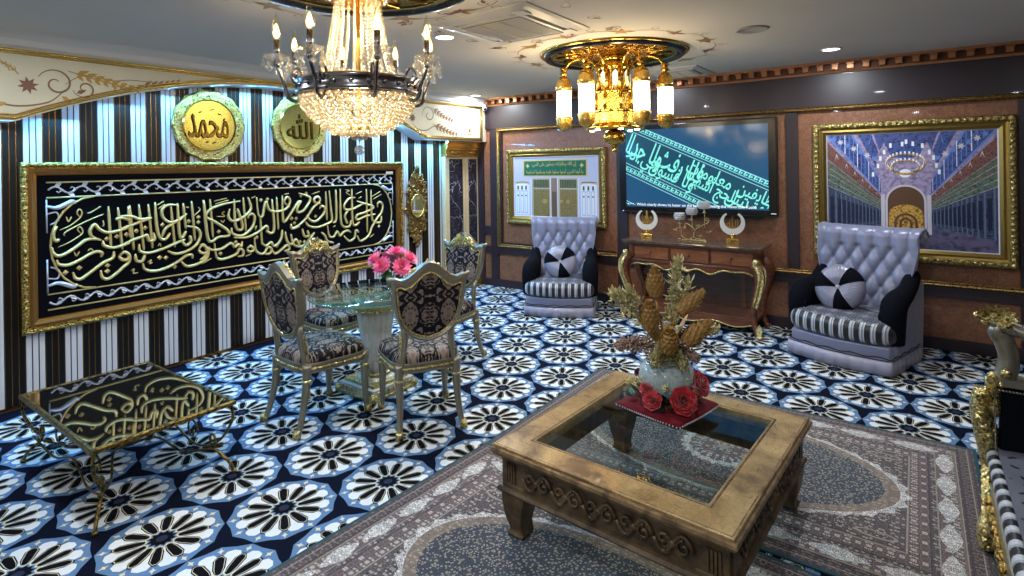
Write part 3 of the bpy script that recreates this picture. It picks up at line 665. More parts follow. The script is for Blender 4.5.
# ---- round gilt plates
def plate(u, v, word, label):
    t = wallthing('gilt_wall_plate', label, 'wall plate', 'A', u, v, .014, 'round gilt plates over the calligraphy')
    R = .325
    b = MB(); n = 96
    for (r0, z0), (r1, z1) in (((R, 0), (R, .018)), ((R, .018), (R*.96, .03)), ((R*.96, .03), (R*.74, .022)), ((R*.74, .022), (R*.72, .03)), ((R*.72, .03), (R*.70, .014))):
        a = []; c = []
        for i in range(n):
            an = 2*PI*i/n; k0 = 1+.018*math.cos(14*an) if r0 > R*.9 else 1; k1 = 1+.018*math.cos(14*an) if r1 > R*.9 else 1
            a.append(b.vert((r0*k0*math.cos(an), r0*k0*math.sin(an), z0))); c.append(b.vert((r1*k1*math.cos(an), r1*k1*math.sin(an), z1)))
        for i in range(n): b.face((a[i], a[(i+1) % n], c[(i+1) % n], c[i]), 0 if r1 > R*.75 or r0 > R*.9 else 1, True)
    finish('rim', b, [M['goldorn'], M['goldp']], t)
    b = MB(); b.lathe([(R*.70, .014), (R*.5, .008), (0, .005)], n=64, m=0); finish('dish', b, plain('mirror_gold', c255(142, 140, 82), .2, 1.0), t)
    b = MB()
    if word == 'A': text_fit(b, '\uFDF2', -.15, .15, -.13, .13, .014, 0, .006, .003)
    else: 
        text_fit(b, arabic('محمد'), -.19, .17, -.12, .10, .014, 0, .006, .003)
        for x0, y0, a_ in ((-.08, .12, .5), (.02, .145, .2), (.09, .11, -.4), (-.02, -.15, .6), (.04, -.155, .5), (.13, .06, 1.0), (-.14, .07, 1.2)): b.tube([(x0-.018*math.cos(a_), y0-.018*math.sin(a_), .012), (x0, y0, .018), (x0+.018*math.cos(a_), y0+.018*math.sin(a_), .012)], [.003, .006, .002], 6)
    finish('raised_script', b, plain('dark_gold', c255(84, 70, 34), .25, 1.0), t)
plate(2.515, 2.128, 'M', 'round gilt plate of the pair over the calligraphy, bordered in gold, farther from the mirror')
plate(3.445, 2.165, 'A', 'round gilt plate of the pair over the calligraphy, partly behind the crystal chandelier')

# ---- rococo mirror
t = wallthing('rococo_mirror', 'slim carved gilt mirror with a small oval glass beside the calligraphy frame', 'mirror', 'A', 5.115, 1.22, .016)
b = MB(); random.seed(11)
def hw(v): return .185*math.exp(-((v)/.26)**2)+.095*math.exp(-((v-.3)/.13)**2)+.09*math.exp(-((v+.32)/.14)**2)+.035*max(0, 1-abs(v)/.55)
out = []
for i in range(41): v = -.54+1.02*i/40; out.append((max(.012, hw(v)*.8), v))
b.prism(out+[(-x, y) for x, y in out[::-1]], 0, .02, 0)
for i in range(90):
    v = random.uniform(-.53, .48); w_ = hw(v); x = random.uniform(-w_, w_)
    if (x/.125)**2+((v)/.155)**2 < 1: continue
    r = random.uniform(.014, .026); a = random.uniform(0, 6)
    b.sphere((x, v, .022), (r*1.7, r, .016), 6, 4, 0, R=RZ(a))
for v, r, sg in ((.29, .05, 1), (.19, .05, -1), (-.20, .055, 1), (-.3, .045, -1), (-.42, .03, 1), (.38, .03, -1)):
    for s_ in (-1, 1):
        p = spiral((s_*hw(v)*.72, v), r, 1.3, PI/2, s_*sg, 16); b.tube([(x, y, .03) for x, y in p], .011, 6, 0)
b.lathe([(.0, 0), (.03, .0), (.04, .02), (.02, .03), (0, .035)], (0, .49, .02), 10)
finish('carved_frame', b, M['goldant'], t)
b = MB(); n = 32; b.tube([(.115*math.cos(2*PI*i/n), .145*math.sin(2*PI*i/n), .035) for i in range(n)], .013, 8, 0, closed=True); finish('oval_rim', b, M['gold'], t)
b = MB(); b.poly([(.112*math.cos(2*PI*i/n), .142*math.sin(2*PI*i/n), .034) for i in range(n)], 0); finish('glass', b, plain('mirror_glass', (.8, .82, .85), .03, 1.0), t)

# ---- pictures on the brown wall
def picframe(t, W, H_, w, mats):
    b = MB(); b.frame(-W, W, -H_, H_, [(0, 0), (0, .035), (w*.10, .05), (w*.38, .055), (w*.45, .035), (w*.6, .03), (w*.75, .04), (w*.85, .03), (w, .016), (w, 0)], 0, mf=lambda k: 0 if k < 4 else 1)
    nx = int(2*W/.05)
    for i in range(nx):
        x = -W+(i+.5)*2*W/nx
        for s_ in (-1, 1): b.sphere((x, s_*(H_-w*.26), .052), (.024, w*.16, .012), 6, 4, 0, R=RZ(.6*(-1)**i))
    ny = int(2*H_/.05)
    for i in range(ny):
        y = -H_+(i+.5)*2*H_/ny
        for s_ in (-1, 1): b.sphere((s_*(W-w*.26), y, .052), (w*.16, .024, .012), 6, 4, 0, R=RZ(.6*(-1)**i))
    finish('frame', b, mats, t)
def pc(n, c, r=.3, bs=0): return plain(n, c255(*c), r, bs=bs)
def rect(b, x0, x1, y0, y1, m, z): b.poly([(x0, y0, z), (x1, y0, z), (x1, y1, z), (x0, y1, z)], m)
# prayer chamber picture
t = wallthing('chamber_picture', 'gilt framed picture of golden doors under a green script banner, behind an armchair', 'picture', 'B', -3.893, 1.43, .008)
picframe(t, .765, .515, .105, [M['picgilt'], M['picinner']])
b = MB(); w_, h_ = .652, .402
rect(b, -w_, w_, -h_, h_, 0, .012)
b.frame(-w_-.01, w_+.01, -h_-.01, h_+.01, [(0, .012), (.012, .02), (.018, .013)], 1)
for s_ in (-1, 1):
    # side arches with white doors
    x0, x1 = s_*.63, s_*.40
    a, c = min(x0, x1), max(x0, x1)
    rect(b, a, c, -h_+.02, .04, 1, .0125)
    for k in range(8):
        an0, an1 = PI*k/8, PI*(k+1)/8; cx = (a+c)/2; r = (c-a)/2
        b.poly([(cx+r*math.cos(an0), .03+.05*math.sin(an0), .013), (cx+(r-.018)*math.cos(an0), .03+.035*math.sin(an0), .013), (cx+(r-.018)*math.cos(an1), .03+.035*math.sin(an1), .013), (cx+r*math.cos(an1), .03+.05*math.sin(an1), .013)], 6)
    rect(b, a, c, .055, .07, 6, .013)
    for j in range(3):
        xa = a+.018+j*.067
        rect(b, xa, xa+.05, -h_+.04, -.05, 7, .013); rect(b, xa+.008, xa+.042, -h_+.05, -.06, 1, .0133); rect(b, xa+.013, xa+.037, -.13, -.11, 4, .0136); rect(b, xa+.012, xa+.038, -.04, .015, 8, .013)
    # golden grille doors
    x0, x1 = s_*.06, s_*.36
    a, c = min(x0, x1), max(x0, x1)
    rect(b, a, c, -h_, .12, 2, .013); rect(b, a+.03, c-.02, -h_, -.03, 3, .0133); rect(b, a+.03, c-.02, -.01, .10, 8, .0133)
    for j in range(11):
        xx = a+.03+j*(c-a-.05)/10; rect(b, xx-.002, xx+.002, -h_, -.03, 9, .0136)
        rect(b, xx-.002, xx+.002, -.01, .10, 9, .0136)
    for j in range(14): rect(b, a+.03, c-.02, -h_+j*.027, -h_+.003+j*.027, 9, .0137)
    rect(b, a-.012, a, -h_, .12, 1, .0138); rect(b, c, c+.012, -h_, .12, 1, .0138)
rect(b, -.055, .055, -h_, .12, 5, .0134); rect(b, -.035, .035, -h_, -.06, 4, .0136)
for cx, r in ((-.16, .022), (-.135, .022), (.11, .018), (.21, .018)):
    n = 14; b.tube([(cx+r*math.cos(2*PI*i/n), -.19+r*math.sin(2*PI*i/n), .014) for i in range(n)], .004, 4, 6, closed=True)
rect(b, -.50, .50, .14, .365, 6, .0135); rect(b, -.48, .48, .155, .35, 10, .014)
for s_ in (-1, 1): star(b, (s_*.42, .285), .035, 6, .0143, 4, 0)
text_fit(b, arabic('إن الله وملائكته يصلون على النبي'.replace('ئ', 'ي')), -.34, .34, .26, .335, .0145, 6, .001)
text_fit(b, arabic('يا أيها الذين آمنوا صلوا عليه وسلموا تسليما'), -.44, .44, .17, .245, .0145, 6, .001)
finish('print', b, [pc('p_lav', (176, 178, 204)), pc('p_white', (214, 214, 222)), pc('p_col', (168, 158, 140)), ornate('p_door', c255(128, 112, 66), c255(50, 44, 30), .4, 0, 70, .0001, .1), pc('p_brown', (98, 78, 62)), pc('p_stone', (132, 108, 96)),
    pc('p_gold', (206, 172, 84), .35), pc('p_grey', (150, 156, 176)), ornate('p_green', c255(70, 88, 58), c255(24, 30, 22), .4, 0, 60, .0001, .1), pc('p_dgold', (150, 128, 74), .35), pc('p_banner', (20, 92, 66))], t)

# mosque hall picture
t = wallthing('mosque_picture', 'large gilt framed picture of a blue domed mosque hall with a ring chandelier', 'picture', 'B', -.075, 1.43, .008)
picframe(t, .762, .655, .12, [M['picgilt'], M['picinner']])
b = MB(); w_, h_ = .645, .54
rect(b, -w_, w_, -h_, h_, 0, .012)
b.frame(-w_-.014, w_+.014, -h_-.014, h_+.014, [(0, .012), (.014, .02), (.022, .0135)], 9)
def clipx(pts, x0, x1, y0, y1):
    def cl(P, f, g):
        o = []
        for i in range(len(P)):
            a, c = P[i-1], P[i]
            if f(c) >= 0:
                if f(a) < 0: o.append(g(a, c, f(a), f(c)))
                o.append(c)
            elif f(a) >= 0: o.append(g(a, c, f(a), f(c)))
        return o
    g = lambda a, c, fa, fc: (a[0]+(c[0]-a[0])*fa/(fa-fc), a[1]+(c[1]-a[1])*fa/(fa-fc))
    for f in (lambda p: p[0]-x0, lambda p: x1-p[0], lambda p: p[1]-y0, lambda p: y1-p[1]):
        if len(pts) < 3: return []
        pts = cl(pts, f, g)
    return pts
vx, vy = -.01, -.27
PX = (-w_, w_, -h_, h_)
def pp(pts, m, z):
    q = clipx(pts, *PX)
    if len(q) > 2: b.poly([(x, y, z) for x, y in q], m)
def fan(s_, ya, yb, m, z, xn=.19):
    """a receding band of the side wall, from picture edge to the end wall"""
    k = xn/w_
    pp([(s_*w_, ya), (s_*w_, yb), (vx+s_*xn, vy+(yb-vy)*k), (vx+s_*xn, vy+(ya-vy)*k)], m, z)
for s_ in (-1, 1):
    fan(s_, -.43, .04, 5, .0125); fan(s_, .04, .17, 4, .0125); fan(s_, .17, .30, 6, .0126); fan(s_, .30, .48, 3, .0126); fan(s_, .48, .52, 2, .0127)
    fan(s_, .52, .98, 10, .0126); fan(s_, .56, .92, 1, .0127); fan(s_, .98, 1.12, 2, .0127); fan(s_, 1.12, 1.7, 1, .0126); fan(s_, 1.7, 1.85, 2, .0127); fan(s_, 1.85, 3.2, 0, .0126)
    for i in range(13):
        t0 = 1-.72*(i/13)**.75; x = vx+s_*w_*t0*.98
        k = lambda y: vy+(y-vy)*t0
        pp([(x, k(-.43)), (x, k(.02)), (x-s_*.014*t0, k(.02)), (x-s_*.014*t0, k(-.43))], 7, .013)
        pp([(x-s_*.024*t0, k(-.34)), (x-s_*.024*t0, k(-.06)), (x-s_*.056*t0, k(-.06)), (x-s_*.056*t0, k(-.34))], 11, .0131)
        pp([(x, k(.55)), (x, k(.93)), (x-s_*.010*t0, k(.93)), (x-s_*.010*t0, k(.55))], 14 if i % 3 == 0 else 10, .0131)
        if i % 2: pp([(x, k(.35)), (x-s_*.02*t0, k(.40)), (x-s_*.04*t0, k(.35)), (x-s_*.02*t0, k(.43))], 9, .0131); pp([(x, k(1.25)), (x-s_*.06*t0, k(1.5)), (x-s_*.03*t0, k(1.3))], 10, .0131)
    for yy in (.04, .10, .17, .23, .30, .48, .52, .74, .98): fan(s_, yy, yy+.010, 2 if yy != .74 else 10, .0132)
    pp([(s_*w_, -.54), (s_*w_, -.43), (vx+s_*.19, vy+(-.43-vy)*.295), (vx, -.54)], 8, .0133)
b.poly([(-.2, -.54, .0128), (.2, -.54, .0128), (.18, -.2, .0128), (-.2, -.2, .0128)], 8)
# end wall with arch
b.poly([(-.20, -.4, .0135), (.18, -.4, .0135), (.18, .06, .0135), (.22, .30, .0135), (.15, .45, .0135), (-.17, .45, .0135), (-.24, .30, .0135), (-.20, .06, .0135)], 2)
b.poly([(-.17, .45, .0136), (-.12, .33, .0136), (-.01, .28, .0136), (.10, .33, .0136), (.15, .45, .0136)], 1)
for s_ in (-1, 1): b.poly([(vx+s_*.16, -.4, .0139), (vx+s_*.19, -.4, .0139), (vx+s_*.19, -.04, .0139), (vx+s_*.16, -.04, .0139)][::s_], 9)
def archp(cx, cy, r, y0, m, z, ry=1):
    b.poly([(cx-r, y0, z), (cx+r, y0, z)]+[(cx+r*math.cos(PI*i/12), cy+r*ry*math.sin(PI*i/12), z) for i in range(13)], m)
archp(-.01, -.10, .155, -.4, 9, .014); archp(-.01, -.10, .138, -.4, 12, .0143); archp(-.01, -.22, .13, -.4, 13, .0146, .7)
for q in range(5): archp(-.01, -.30, .03+.02*q, -.4, 12 if q % 2 else 13, .0152-.0001*q)
for s_ in (-1, 1):
    for i in range(7): star(b, (vx+s_*(.24+.055*i), .30+.033*i), .03, 9 if i % 2 else 10, .0138, 6, i)
n = 24
for rr, yy, k in ((.145, .25, 28), (.105, .215, 20)):
    b.tube([(-.01+rr*math.cos(2*PI*i/n), yy+rr*.62*math.sin(2*PI*i/n), .015) for i in range(n)], .006, 4, 13, closed=True)
    for i in range(k):
        a = 2*PI*i/k; x = -.01+rr*math.cos(a); y = yy+rr*.62*math.sin(a); rect(b, x-.007, x+.007, y-.008, y+.024, 14, .0165)
b.poly([(-.01+.045*math.cos(2*PI*i/16), .16+.04*math.sin(2*PI*i/16), .0166) for i in range(16)], 14)
for x, y in ((-.2, .3), (-.17, .36), (-.22, .23), (.2, .3), (.17, .35), (.22, .23), (-.12, .42), (.12, .41), (0, .45), (-.03, .43), (.24, .17), (-.26, .15), (.05, .43)): rect(b, x-.01, x+.01, y-.02, y+.022, 14, .016)
finish('print', b, [ornate('q_wall', c255(70, 82, 140), c255(36, 42, 84), .4, 0, 26, .0001, .1), ornate('q_dome', c255(66, 86, 150), c255(26, 32, 76), .4, 0, 34, .0001, .1), ornate('q_lilac', c255(158, 146, 178), c255(112, 96, 128), .4, 0, 22, .0001, .1), ornate('q_red', c255(128, 84, 76), c255(62, 36, 38), .4, 0, 60, .0001, .1), ornate('q_green', c255(94, 116, 92), c255(34, 48, 46), .4, 0, 50, .0001, .1),
    ornate('q_blue', c255(62, 76, 104), c255(28, 36, 58), .4, 0, 40, .0001, .1), ornate('q_olive', c255(104, 112, 84), c255(52, 64, 50), .4, 0, 60, .0001, .1), pc('q_light', (92, 104, 132)), ornate('q_floor', c255(96, 92, 122), c255(62, 60, 90), .3, 0, 14, .0001, .1), pc('q_pale', (196, 190, 200)), pc('q_sky', (98, 128, 196)), pc('q_navy', (26, 34, 62)), pc('q_umber', (92, 64, 46)), ornate('q_amber', c255(206, 160, 70), c255(108, 70, 24), .4, 0, 40, .0001, .1), pc('q_lamp', (232, 234, 244))], t)

# ---- television
t = wallthing('television', 'large black flat television showing turquoise Arabic script, mounted over the console table', 'television', 'B', -2.045, 1.665, .02)
W, H_ = .885, .52
b = MB(); b.box((0, 0, .025), (2*W, 2*H_, .05), 0); b.box((0, 0, .052), (2*W-.02, 2*H_-.03, .006), 1); b.box((0, -H_-.012, .03), (2*W-.3, .03, .03), 1)
finish('housing', b, [M['blackmat'], M['black']], t, bevel=.004)
b = MB(); sw_, sh_ = .80, .455; z = .0565
scr = lambda n_, c_, s_: plain(n_, (.01, .01, .012), .12, em=c_, es=s_)
e1, e2, e3, e4 = scr('screen_navy', c255(22, 78, 116), .95), scr('screen_teal', c255(128, 236, 220), 1.0), scr('screen_line', c255(140, 220, 230), 1.0), scr('screen_band', c255(14, 74, 98), .9)
rect(b, -sw_+.01, sw_, -sh_, sh_, 0, z)
BX = (-sw_+.01, sw_, -sh_+.02, sh_)
def cpoly(pts, m, z):
    p = clipx(pts, *BX)
    if len(p) > 2: b.poly([(x, y, z) for x, y in p], m)
sl = -.455  # slope of the band
def band(c0, c1, m, zz): cpoly([(-1, c0+sl*-1), (-1, c1+sl*-1), (1, c1+sl), (1, c0+sl)][::-1], m, zz)
band(-.40, .14, 3, z+.0003)
for c0 in (.205, .115, -.385, -.295+.0): band(c0, c0+.008, 2, z+.0006)
band(-.33, -.322, 2, z+.0006); band(.15, .158, 2, z+.0006); band(.21, .218, 2, z+.0006); band(-.42, -.412, 2, z+.0006); band(-.75, -.742, 2, z+.0006); band(-.78, -.772, 2, z+.0006)
# script along the band, cut at the screen edge
ca, sa = math.cos(math.atan(sl)), math.sin(math.atan(sl))
def bandtext(txt, x0, x1, y0, y1, m=1, zz=.0008):
    q = MB(); text_fit(q, arabic(txt), x0, x1, y0, y1, 0, 0, 0, 0, .012)
    for f_ in q.f:
        P = [(q.v[i][0], q.v[i][1]) for i in f_]
        area_ = sum(P[i-1][0]*P[i][1]-P[i][0]*P[i-1][1] for i in range(len(P)))
        if area_ < 0: P = P[::-1]
        P = [(x*ca-y*sa-.0, x*sa+y*ca-.12) for x, y in P]
        cpoly(P, m, z+zz)
bandtext('وطهر بيتي', .42, .98, -.16, .10); bandtext('للطايفين', .5, .95, .02, .20); bandtext('الحج أشهر', .0, .52, -.14, .12); bandtext('معلومات', -.1, .42, .0, .2, 1, .0009)
bandtext('فلا رفث', -.45, .1, -.10, .20); bandtext('ولا فسوق', -.5, .05, -.18, .04, 1, .0009); bandtext('ولا جدال', -.95, -.4, -.12, .20); bandtext('في الحج', -.95, -.45, -.18, .06, 1, .0009)
for i in range(34):
    for c0 in (.185, -.355):
        x = -.85+i*.05
        cpoly([(x, c0+sl*x-.016), (x+.014, c0+sl*x-.028), (x+.034, c0+sl*x+.006), (x+.02, c0+sl*x+.012)], 1, z+.0007)
        cpoly([(x+.02, c0+sl*x-.022), (x+.034, c0+sl*x-.03), (x+.05, c0+sl*x-.018), (x+.036, c0+sl*x-.008)], 1, z+.0007)
text_fit(b, 'Which clearly shows its luster on the belt surrounding the honorable Kaaba', -sw_+.14, sw_-.12, -sh_+.005, -sh_+.045, z+.001, 4, 0)
text_fit(b, '···', -sw_+.03, -sw_+.10, -sh_+.03, -sh_+.04, z+.001, 4, 0)
rect(b, sw_+.02, sw_+.07, -sh_-.035, -sh_-.03, 4, z+.002)
finish('screen', b, [e1, e2, e3, e4, scr('screen_white', (.9, .95, 1), 1.2)], t)
b = MB(); b.sphere((-W+.05, -H_+.012, .056), (.008, .005, .003), 8, 4, 0); finish('power_light', b, emit('standby', (.35, .4, 1), 3), t)

# ---- wall socket
t = wallthing('wall_socket', 'grey metal wall socket low on the brown panelling near the sofa', 'socket', 'B', .60, .325, .008)
b = MB(); b.box((0, 0, .006), (.15, .09, .012), 0); finish('plate', b, M['steel'], t, bevel=.004)
for s_ in (-1, 1): b = MB(); b.box((s_*.035, 0, .014), (.04, .04, .004), 0); finish('outlet', b, M['black'], t)

# ---- security camera in the corner
t = thing('security_camera', 'small white dome security camera at the end of the arched soffit', 'security camera', (XA+.30, YB-.10, 2.60))
b = MB(); b.lathe([(0, .0), (.035, 0), (.04, -.01), (.035, -.02), (0, -.02)], (-.02, 0, .0), 16); b.cyl((-.02, 0, -.02), (0, 0, -.045), .012); finish('bracket', b, M['white'], t)
b = MB(); b.sphere((0, 0, -.055), .036, 14, 8, 0); finish('body', b, M['white'], t)
b = MB(); b.lathe([(.0, .0), (.02, 0), (.02, .012), (.0, .012)], (.02, -.022, -.062), 12, M=Matrix.Rotation(-.9, 3, 'Z') @ Matrix.Rotation(PI/2, 3, 'Y')); finish('lens', b, M['black'], t)
b = MB(); b.cyl((.06, -.03, .09), (.06, -.03, .07), .01)

# ================================================================== THINGS ON THE CEILING
def downlight(x, y, z, label, grp='white recessed downlights'):
    t = thing('ceiling_downlight', label, 'downlight', (x, y, z), 0, grp)
    b = MB(); b.lathe([(.085, 0), (.085, -.006), (.075, -.010), (.066, -.006), (.064, -.001)], n=32); finish('trim_ring', b, M['white'], t)
    b = MB(); b.lathe([(.066, -.004), (0, -.004)], n=32); finish('diffuser', b, emit('lamp_face', (.86, .95, 1), 9), t)
downlight(-2.86, 3.10, ZC, 'round recessed downlight glowing near the crystal chandelier and the air conditioner')
downlight(-4.85, 5.85, ZC, 'small recessed downlight glowing in the corner by the security camera')
downlight(-.59, 5.57, ZC, 'round recessed downlight glowing above the mosque picture')
downlight(XA+.12, 4.60, 2.262, 'small downlight glowing in the slanted underside of the arched soffit')
bpy.data.objects['ceiling_downlight.003'].rotation_euler = (math.radians(-18), 0, 0); bpy.data.objects['ceiling_downlight.003'].scale = (.7, .7, .7)
t = thing('ceiling_speaker', 'round pale ceiling speaker grille between the two rows of lights', 'speaker', (-.965, 4.353, ZC))
b = MB(); b.lathe([(.115, 0), (.115, -.006), (.10, -.012), (.095, -.008), (0, -.008)], n=40); finish('grille', b, plain('speaker_grey', c255(176, 172, 164), .7, bs=300, bst=.8, bd=.003), t)
def cassette(x, y, label, s=1.0):
    t = thing('air_conditioner', label, 'air conditioner', (x, y, ZC), 0, 'ceiling cassette air conditioners', s)
    b = MB(); h = .40
    b.T = axes((1, 0, 0), (0, -1, 0), (0, 0, -1))
    b.frame(-h, h, -h, h, [(0, 0), (.0, .008), (.02, .018), (.085, .030), (.085, .012), (.125, .012), (.125, .032), (.15, .034)], 0, mf=lambda k: 1 if k == 4 else 0)
    for cx in (-1, 1):
        for cy in (-1, 1): b.box((cx*.29, cy*.29, .02), (.09, .09, .026), 0)
    finish('body', b, [M['acwhite'], M['acdark']], t)
    b = MB(); b.T = axes((1, 0, 0), (0, -1, 0), (0, 0, -1)); b.box((0, 0, .03), (.50, .50, .01), 0)
    for i in range(20): b.box((0, -.235+i*.0247, .037), (.49, .008, .006), 1)
    for x_ in (-.08, .08): b.box((x_, 0, .041), (.008, .49, .004), 1)
    finish('grille', b, [M['acgrey'], M['acwhite']], t)
    b = MB(); b.T = axes((1, 0, 0), (0, -1, 0), (0, 0, -1))
    for s_ in (-1, 1):
        b.box((0, s_*.295, .022), (.44, .026, .004), 0, RX(.5*s_)); b.box((s_*.295, 0, .022), (.026, .44, .004), 0, RY(-.5*s_))
    finish('louvre', b, M['acwhite'], t)
cassette(-2.27, 3.14, 'white square cassette air conditioner between the chandelier and the gold lantern lamp')
cassette(-2.07, 5.86, 'white square cassette air conditioner near the brown wall, partly behind the gold lantern lamp', .8)
# ================================================================== LAMPS HANGING FROM THE CEILING
# ---- crystal chandelier
crysw = crystal('crystal_warm', (1.0, .86, .56), .58, .48)
crysc = crystal('crystal_clear', (.95, .90, .80), .72, .32)
t = thing('crystal_chandelier', 'crystal bead basket chandelier with dark metal band and candle arms', 'chandelier', (C1[0], C1[1], 0))
b = MB()
b.lathe([(.285, 2.078), (.300, 2.078), (.306, 2.088), (.300, 2.098), (.296, 2.135), (.305, 2.145), (.298, 2.155), (.283, 2.155), (.28, 2.13), (.28, 2.09), (.285, 2.078)], n=64)
for k in range(24): b.sphere((.300*math.cos(2*PI*k/24), .300*math.sin(2*PI*k/24), 2.117), .012, 8, 5)
finish('metal_band', b, M['steel'], t)
b = MB(); b.cyl((0, 0, 1.90), (0, 0, ZC-.03), .012, n=10); b.lathe([(.13, 2.56), (.14, 2.57), (.14, 2.6), (.11, 2.64), (.05, 2.66), (.05, ZC-.02), (0, ZC-.02)], n=32)
b.lathe([(0, 1.905), (.05, 1.905), (.06, 1.915), (.05, 1.925), (0, 1.925)], n=20)
finish('stem', b, M['gold'], t)
b = MB()
rows = [(2.056, .283, .0165), (2.022, .268, .0165), (1.989, .244, .0165), (1.957, .212, .0165), (1.927, .174, .0165), (1.900, .130, .016), (1.880, .08, .016), (1.868, .03, .016)]
for k, (z, r, s_) in enumerate(rows):
    n = max(5, int(2*PI*r/.041))
    for i in range(n):
        a = 2*PI*(i+.5*(k % 2))/n; b.sphere((r*math.cos(a), r*math.sin(a), z), s_, 8, 6, 0)
        if k < 6: b.sphere((r*1.0*math.cos(a+PI/n), r*1.0*math.sin(a+PI/n), z-.016), .008, 6, 4, 0)
finish('crystal_basket', b, crysw, t)['kind'] = 'stuff'
b = MB()
ns = 24
for i in range(ns):
    a = 2*PI*i/ns
    for j in range(21):
        q = j/20; z = lerp(2.17, 2.565, q); r = lerp(.205, .105, q**.5)+.004*(i % 2)
        b.sphere((r*math.cos(a), r*math.sin(a), z), .0088, 7, 5, 0)
for rr, zz, n in ((.225, 2.165, 44), (.145, 2.60, 36), (.15, 2.58, 36), (.15, 2.635, 36)):
    for i in range(n): a = 2*PI*i/n; b.sphere((rr*math.cos(a), rr*math.sin(a), zz), .0125, 8, 5, 0)
finish('bead_strands', b, crysw, t)['kind'] = 'stuff'
b = MB(); b.cyl((0, 0, 1.875), (0, 0, 1.835), .003); b.sphere((0, 0, 1.85), .007, 8, 5); b.sphere((0, 0, 1.80), .026, 14, 10); finish('crystal_ball', b, crystal('ball_clear', (.8, .85, .9), .6, .45), t)
flame = emit('bulb_filament', (1.0, .74, .34), 7); bulbg = glassy('bulb_glass', (1, .97, .85), .08, .05, .8)
bulbw = emit('bulb_warm', (1.0, .66, .28), 5)
for k in range(8):
    a = 2*PI*(k+.42)/8; M3 = Matrix.Rotation(a, 4, 'Z') @ Matrix.Translation((-.038, 0, -.035))
    b = MB(); b.T = M3
    b.tube(spline([(.305, 0, 2.12), (.335, 0, 2.075), (.375, 0, 2.09), (.395, 0, 2.16), (.425, 0, 2.235)], 5), .009, 7)
    b.tube(spline([(.30, 0, 2.19), (.33, 0, 2.235), (.36, 0, 2.20), (.345, 0, 2.16), (.325, 0, 2.165)], 4), .007, 6)
    b.lathe([(0, 2.235), (.012, 2.235), (.02, 2.25), (.012, 2.262), (0, 2.262)], (.425, 0, 0), 12)
    am = finish('candle_arm', b, M['steel'], t)
    b = MB(); b.T = M3
    n = 16; c = (.425, 0, 0); A = []; B = []; Cc = []
    for i in range(n):
        w = 1+.10*(i % 2); an = 2*PI*i/n
        A.append(b.vert((.425+.016*math.cos(an), .016*math.sin(an), 2.252))); B.append(b.vert((.425+.058*w*math.cos(an), .058*w*math.sin(an), 2.285))); Cc.append(b.vert((.425+.052*w*math.cos(an), .052*w*math.sin(an), 2.291)))
    for i in range(n):
        j = (i+1) % n; b.face((A[i], A[j], B[j], B[i])); b.face((B[i], B[j], Cc[j], Cc[i]))
    b.face(A[::-1])
    finish('drip_cup', b, crysc, am)
    for i in range(7):
        b = MB(); b.T = M3
        an = 2*PI*i/7; p = (.425+.058*math.cos(an), .058*math.sin(an)); b.cyl((p[0], p[1], 2.28), (p[0], p[1], 2.24 if i % 2 == 0 else 2.22), .0015, n=5)
        for j, (dz, r) in enumerate(((.012, .008), (.032, .0115), (.058, .016)) if i % 2 else ((.012, .007), (.036, .013))): b.sphere((p[0], p[1], 2.278-dz), r, 7, 5)
        finish('crystal_drop', b, crysc, am)
    b = MB(); b.T = M3; b.cyl((.425, 0, 2.262), (.425, 0, 2.365), .0145, .0135, 12); finish('candle', b, M['steel'], am)
    b = MB(); b.T = M3; b.lathe([(.012, 2.365), (.022, 2.385), (.026, 2.405), (.019, 2.44), (.007, 2.475), (0, 2.492)], (.425, 0, 0), 14)
    cd = finish('flame_bulb', b, bulbg, am)
    b = MB(); b.T = M3; b.lathe([(0, 2.372), (.012, 2.38), (.015, 2.40), (.008, 2.43), (0, 2.445)], (.425, 0, 0), 8); b.T = M3; finish('filament', b, flame, am)

# ---- gold lantern lamp
t = thing('gold_lantern_lamp', 'ornate gold ceiling lamp with glowing cylinder lanterns around an embossed body', 'ceiling lamp', (C2[0], C2[1], 0))
b = MB()
b.lathe([(0, 2.66), (.10, 2.66), (.12, 2.645), (.10, 2.62), (.07, 2.60), (.14, 2.575), (.15, 2.56), (.135, 2.55), (.13, 2.54)], n=40)
b.lathe([(.165, 2.36), (.175, 2.35), (.17, 2.335)], n=40)
b.lathe([(.17, 2.19), (.182, 2.18), (.172, 2.165)], n=40)
b.lathe([(.185, 2.075), (.22, 2.05), (.25, 2.035), (.25, 2.022), (.2, 2.015), (.10, 2.012), (0, 2.012)], n=48)
b.cyl((0, 0, 1.90), (0, 0, 1.85), .016, .024, 16); b.lathe([(.02, 1.85), (.026, 1.83), (.02, 1.815), (0, 1.815)], n=16)
for k in range(8):
    a = 2*PI*k/8; b.cyl((.145*math.cos(a), .145*math.sin(a), 2.345), (.135*math.cos(a), .135*math.sin(a), 2.56), .016, .014, 10)
    b.cyl((.172*math.cos(a), .172*math.sin(a), 2.18), (.168*math.cos(a), .168*math.sin(a), 2.345), .014, .014, 10)
finish('body_frame', b, M['goldp'], t)
b = MB(); b.lathe([(.128, 2.56), (.134, 2.46), (.14, 2.36)], n=8, a0=PI/8, sm=False); b.lathe([(.165, 2.345), (.165, 2.185)], n=8, a0=0, sm=False); b.lathe([(.172, 2.165), (.175, 2.11), (.19, 2.07)], n=40)
b.sphere((0, 0, 1.948), (.10, .10, .072), 24, 14)
finish('embossed_body', b, M['golddeep'], t)
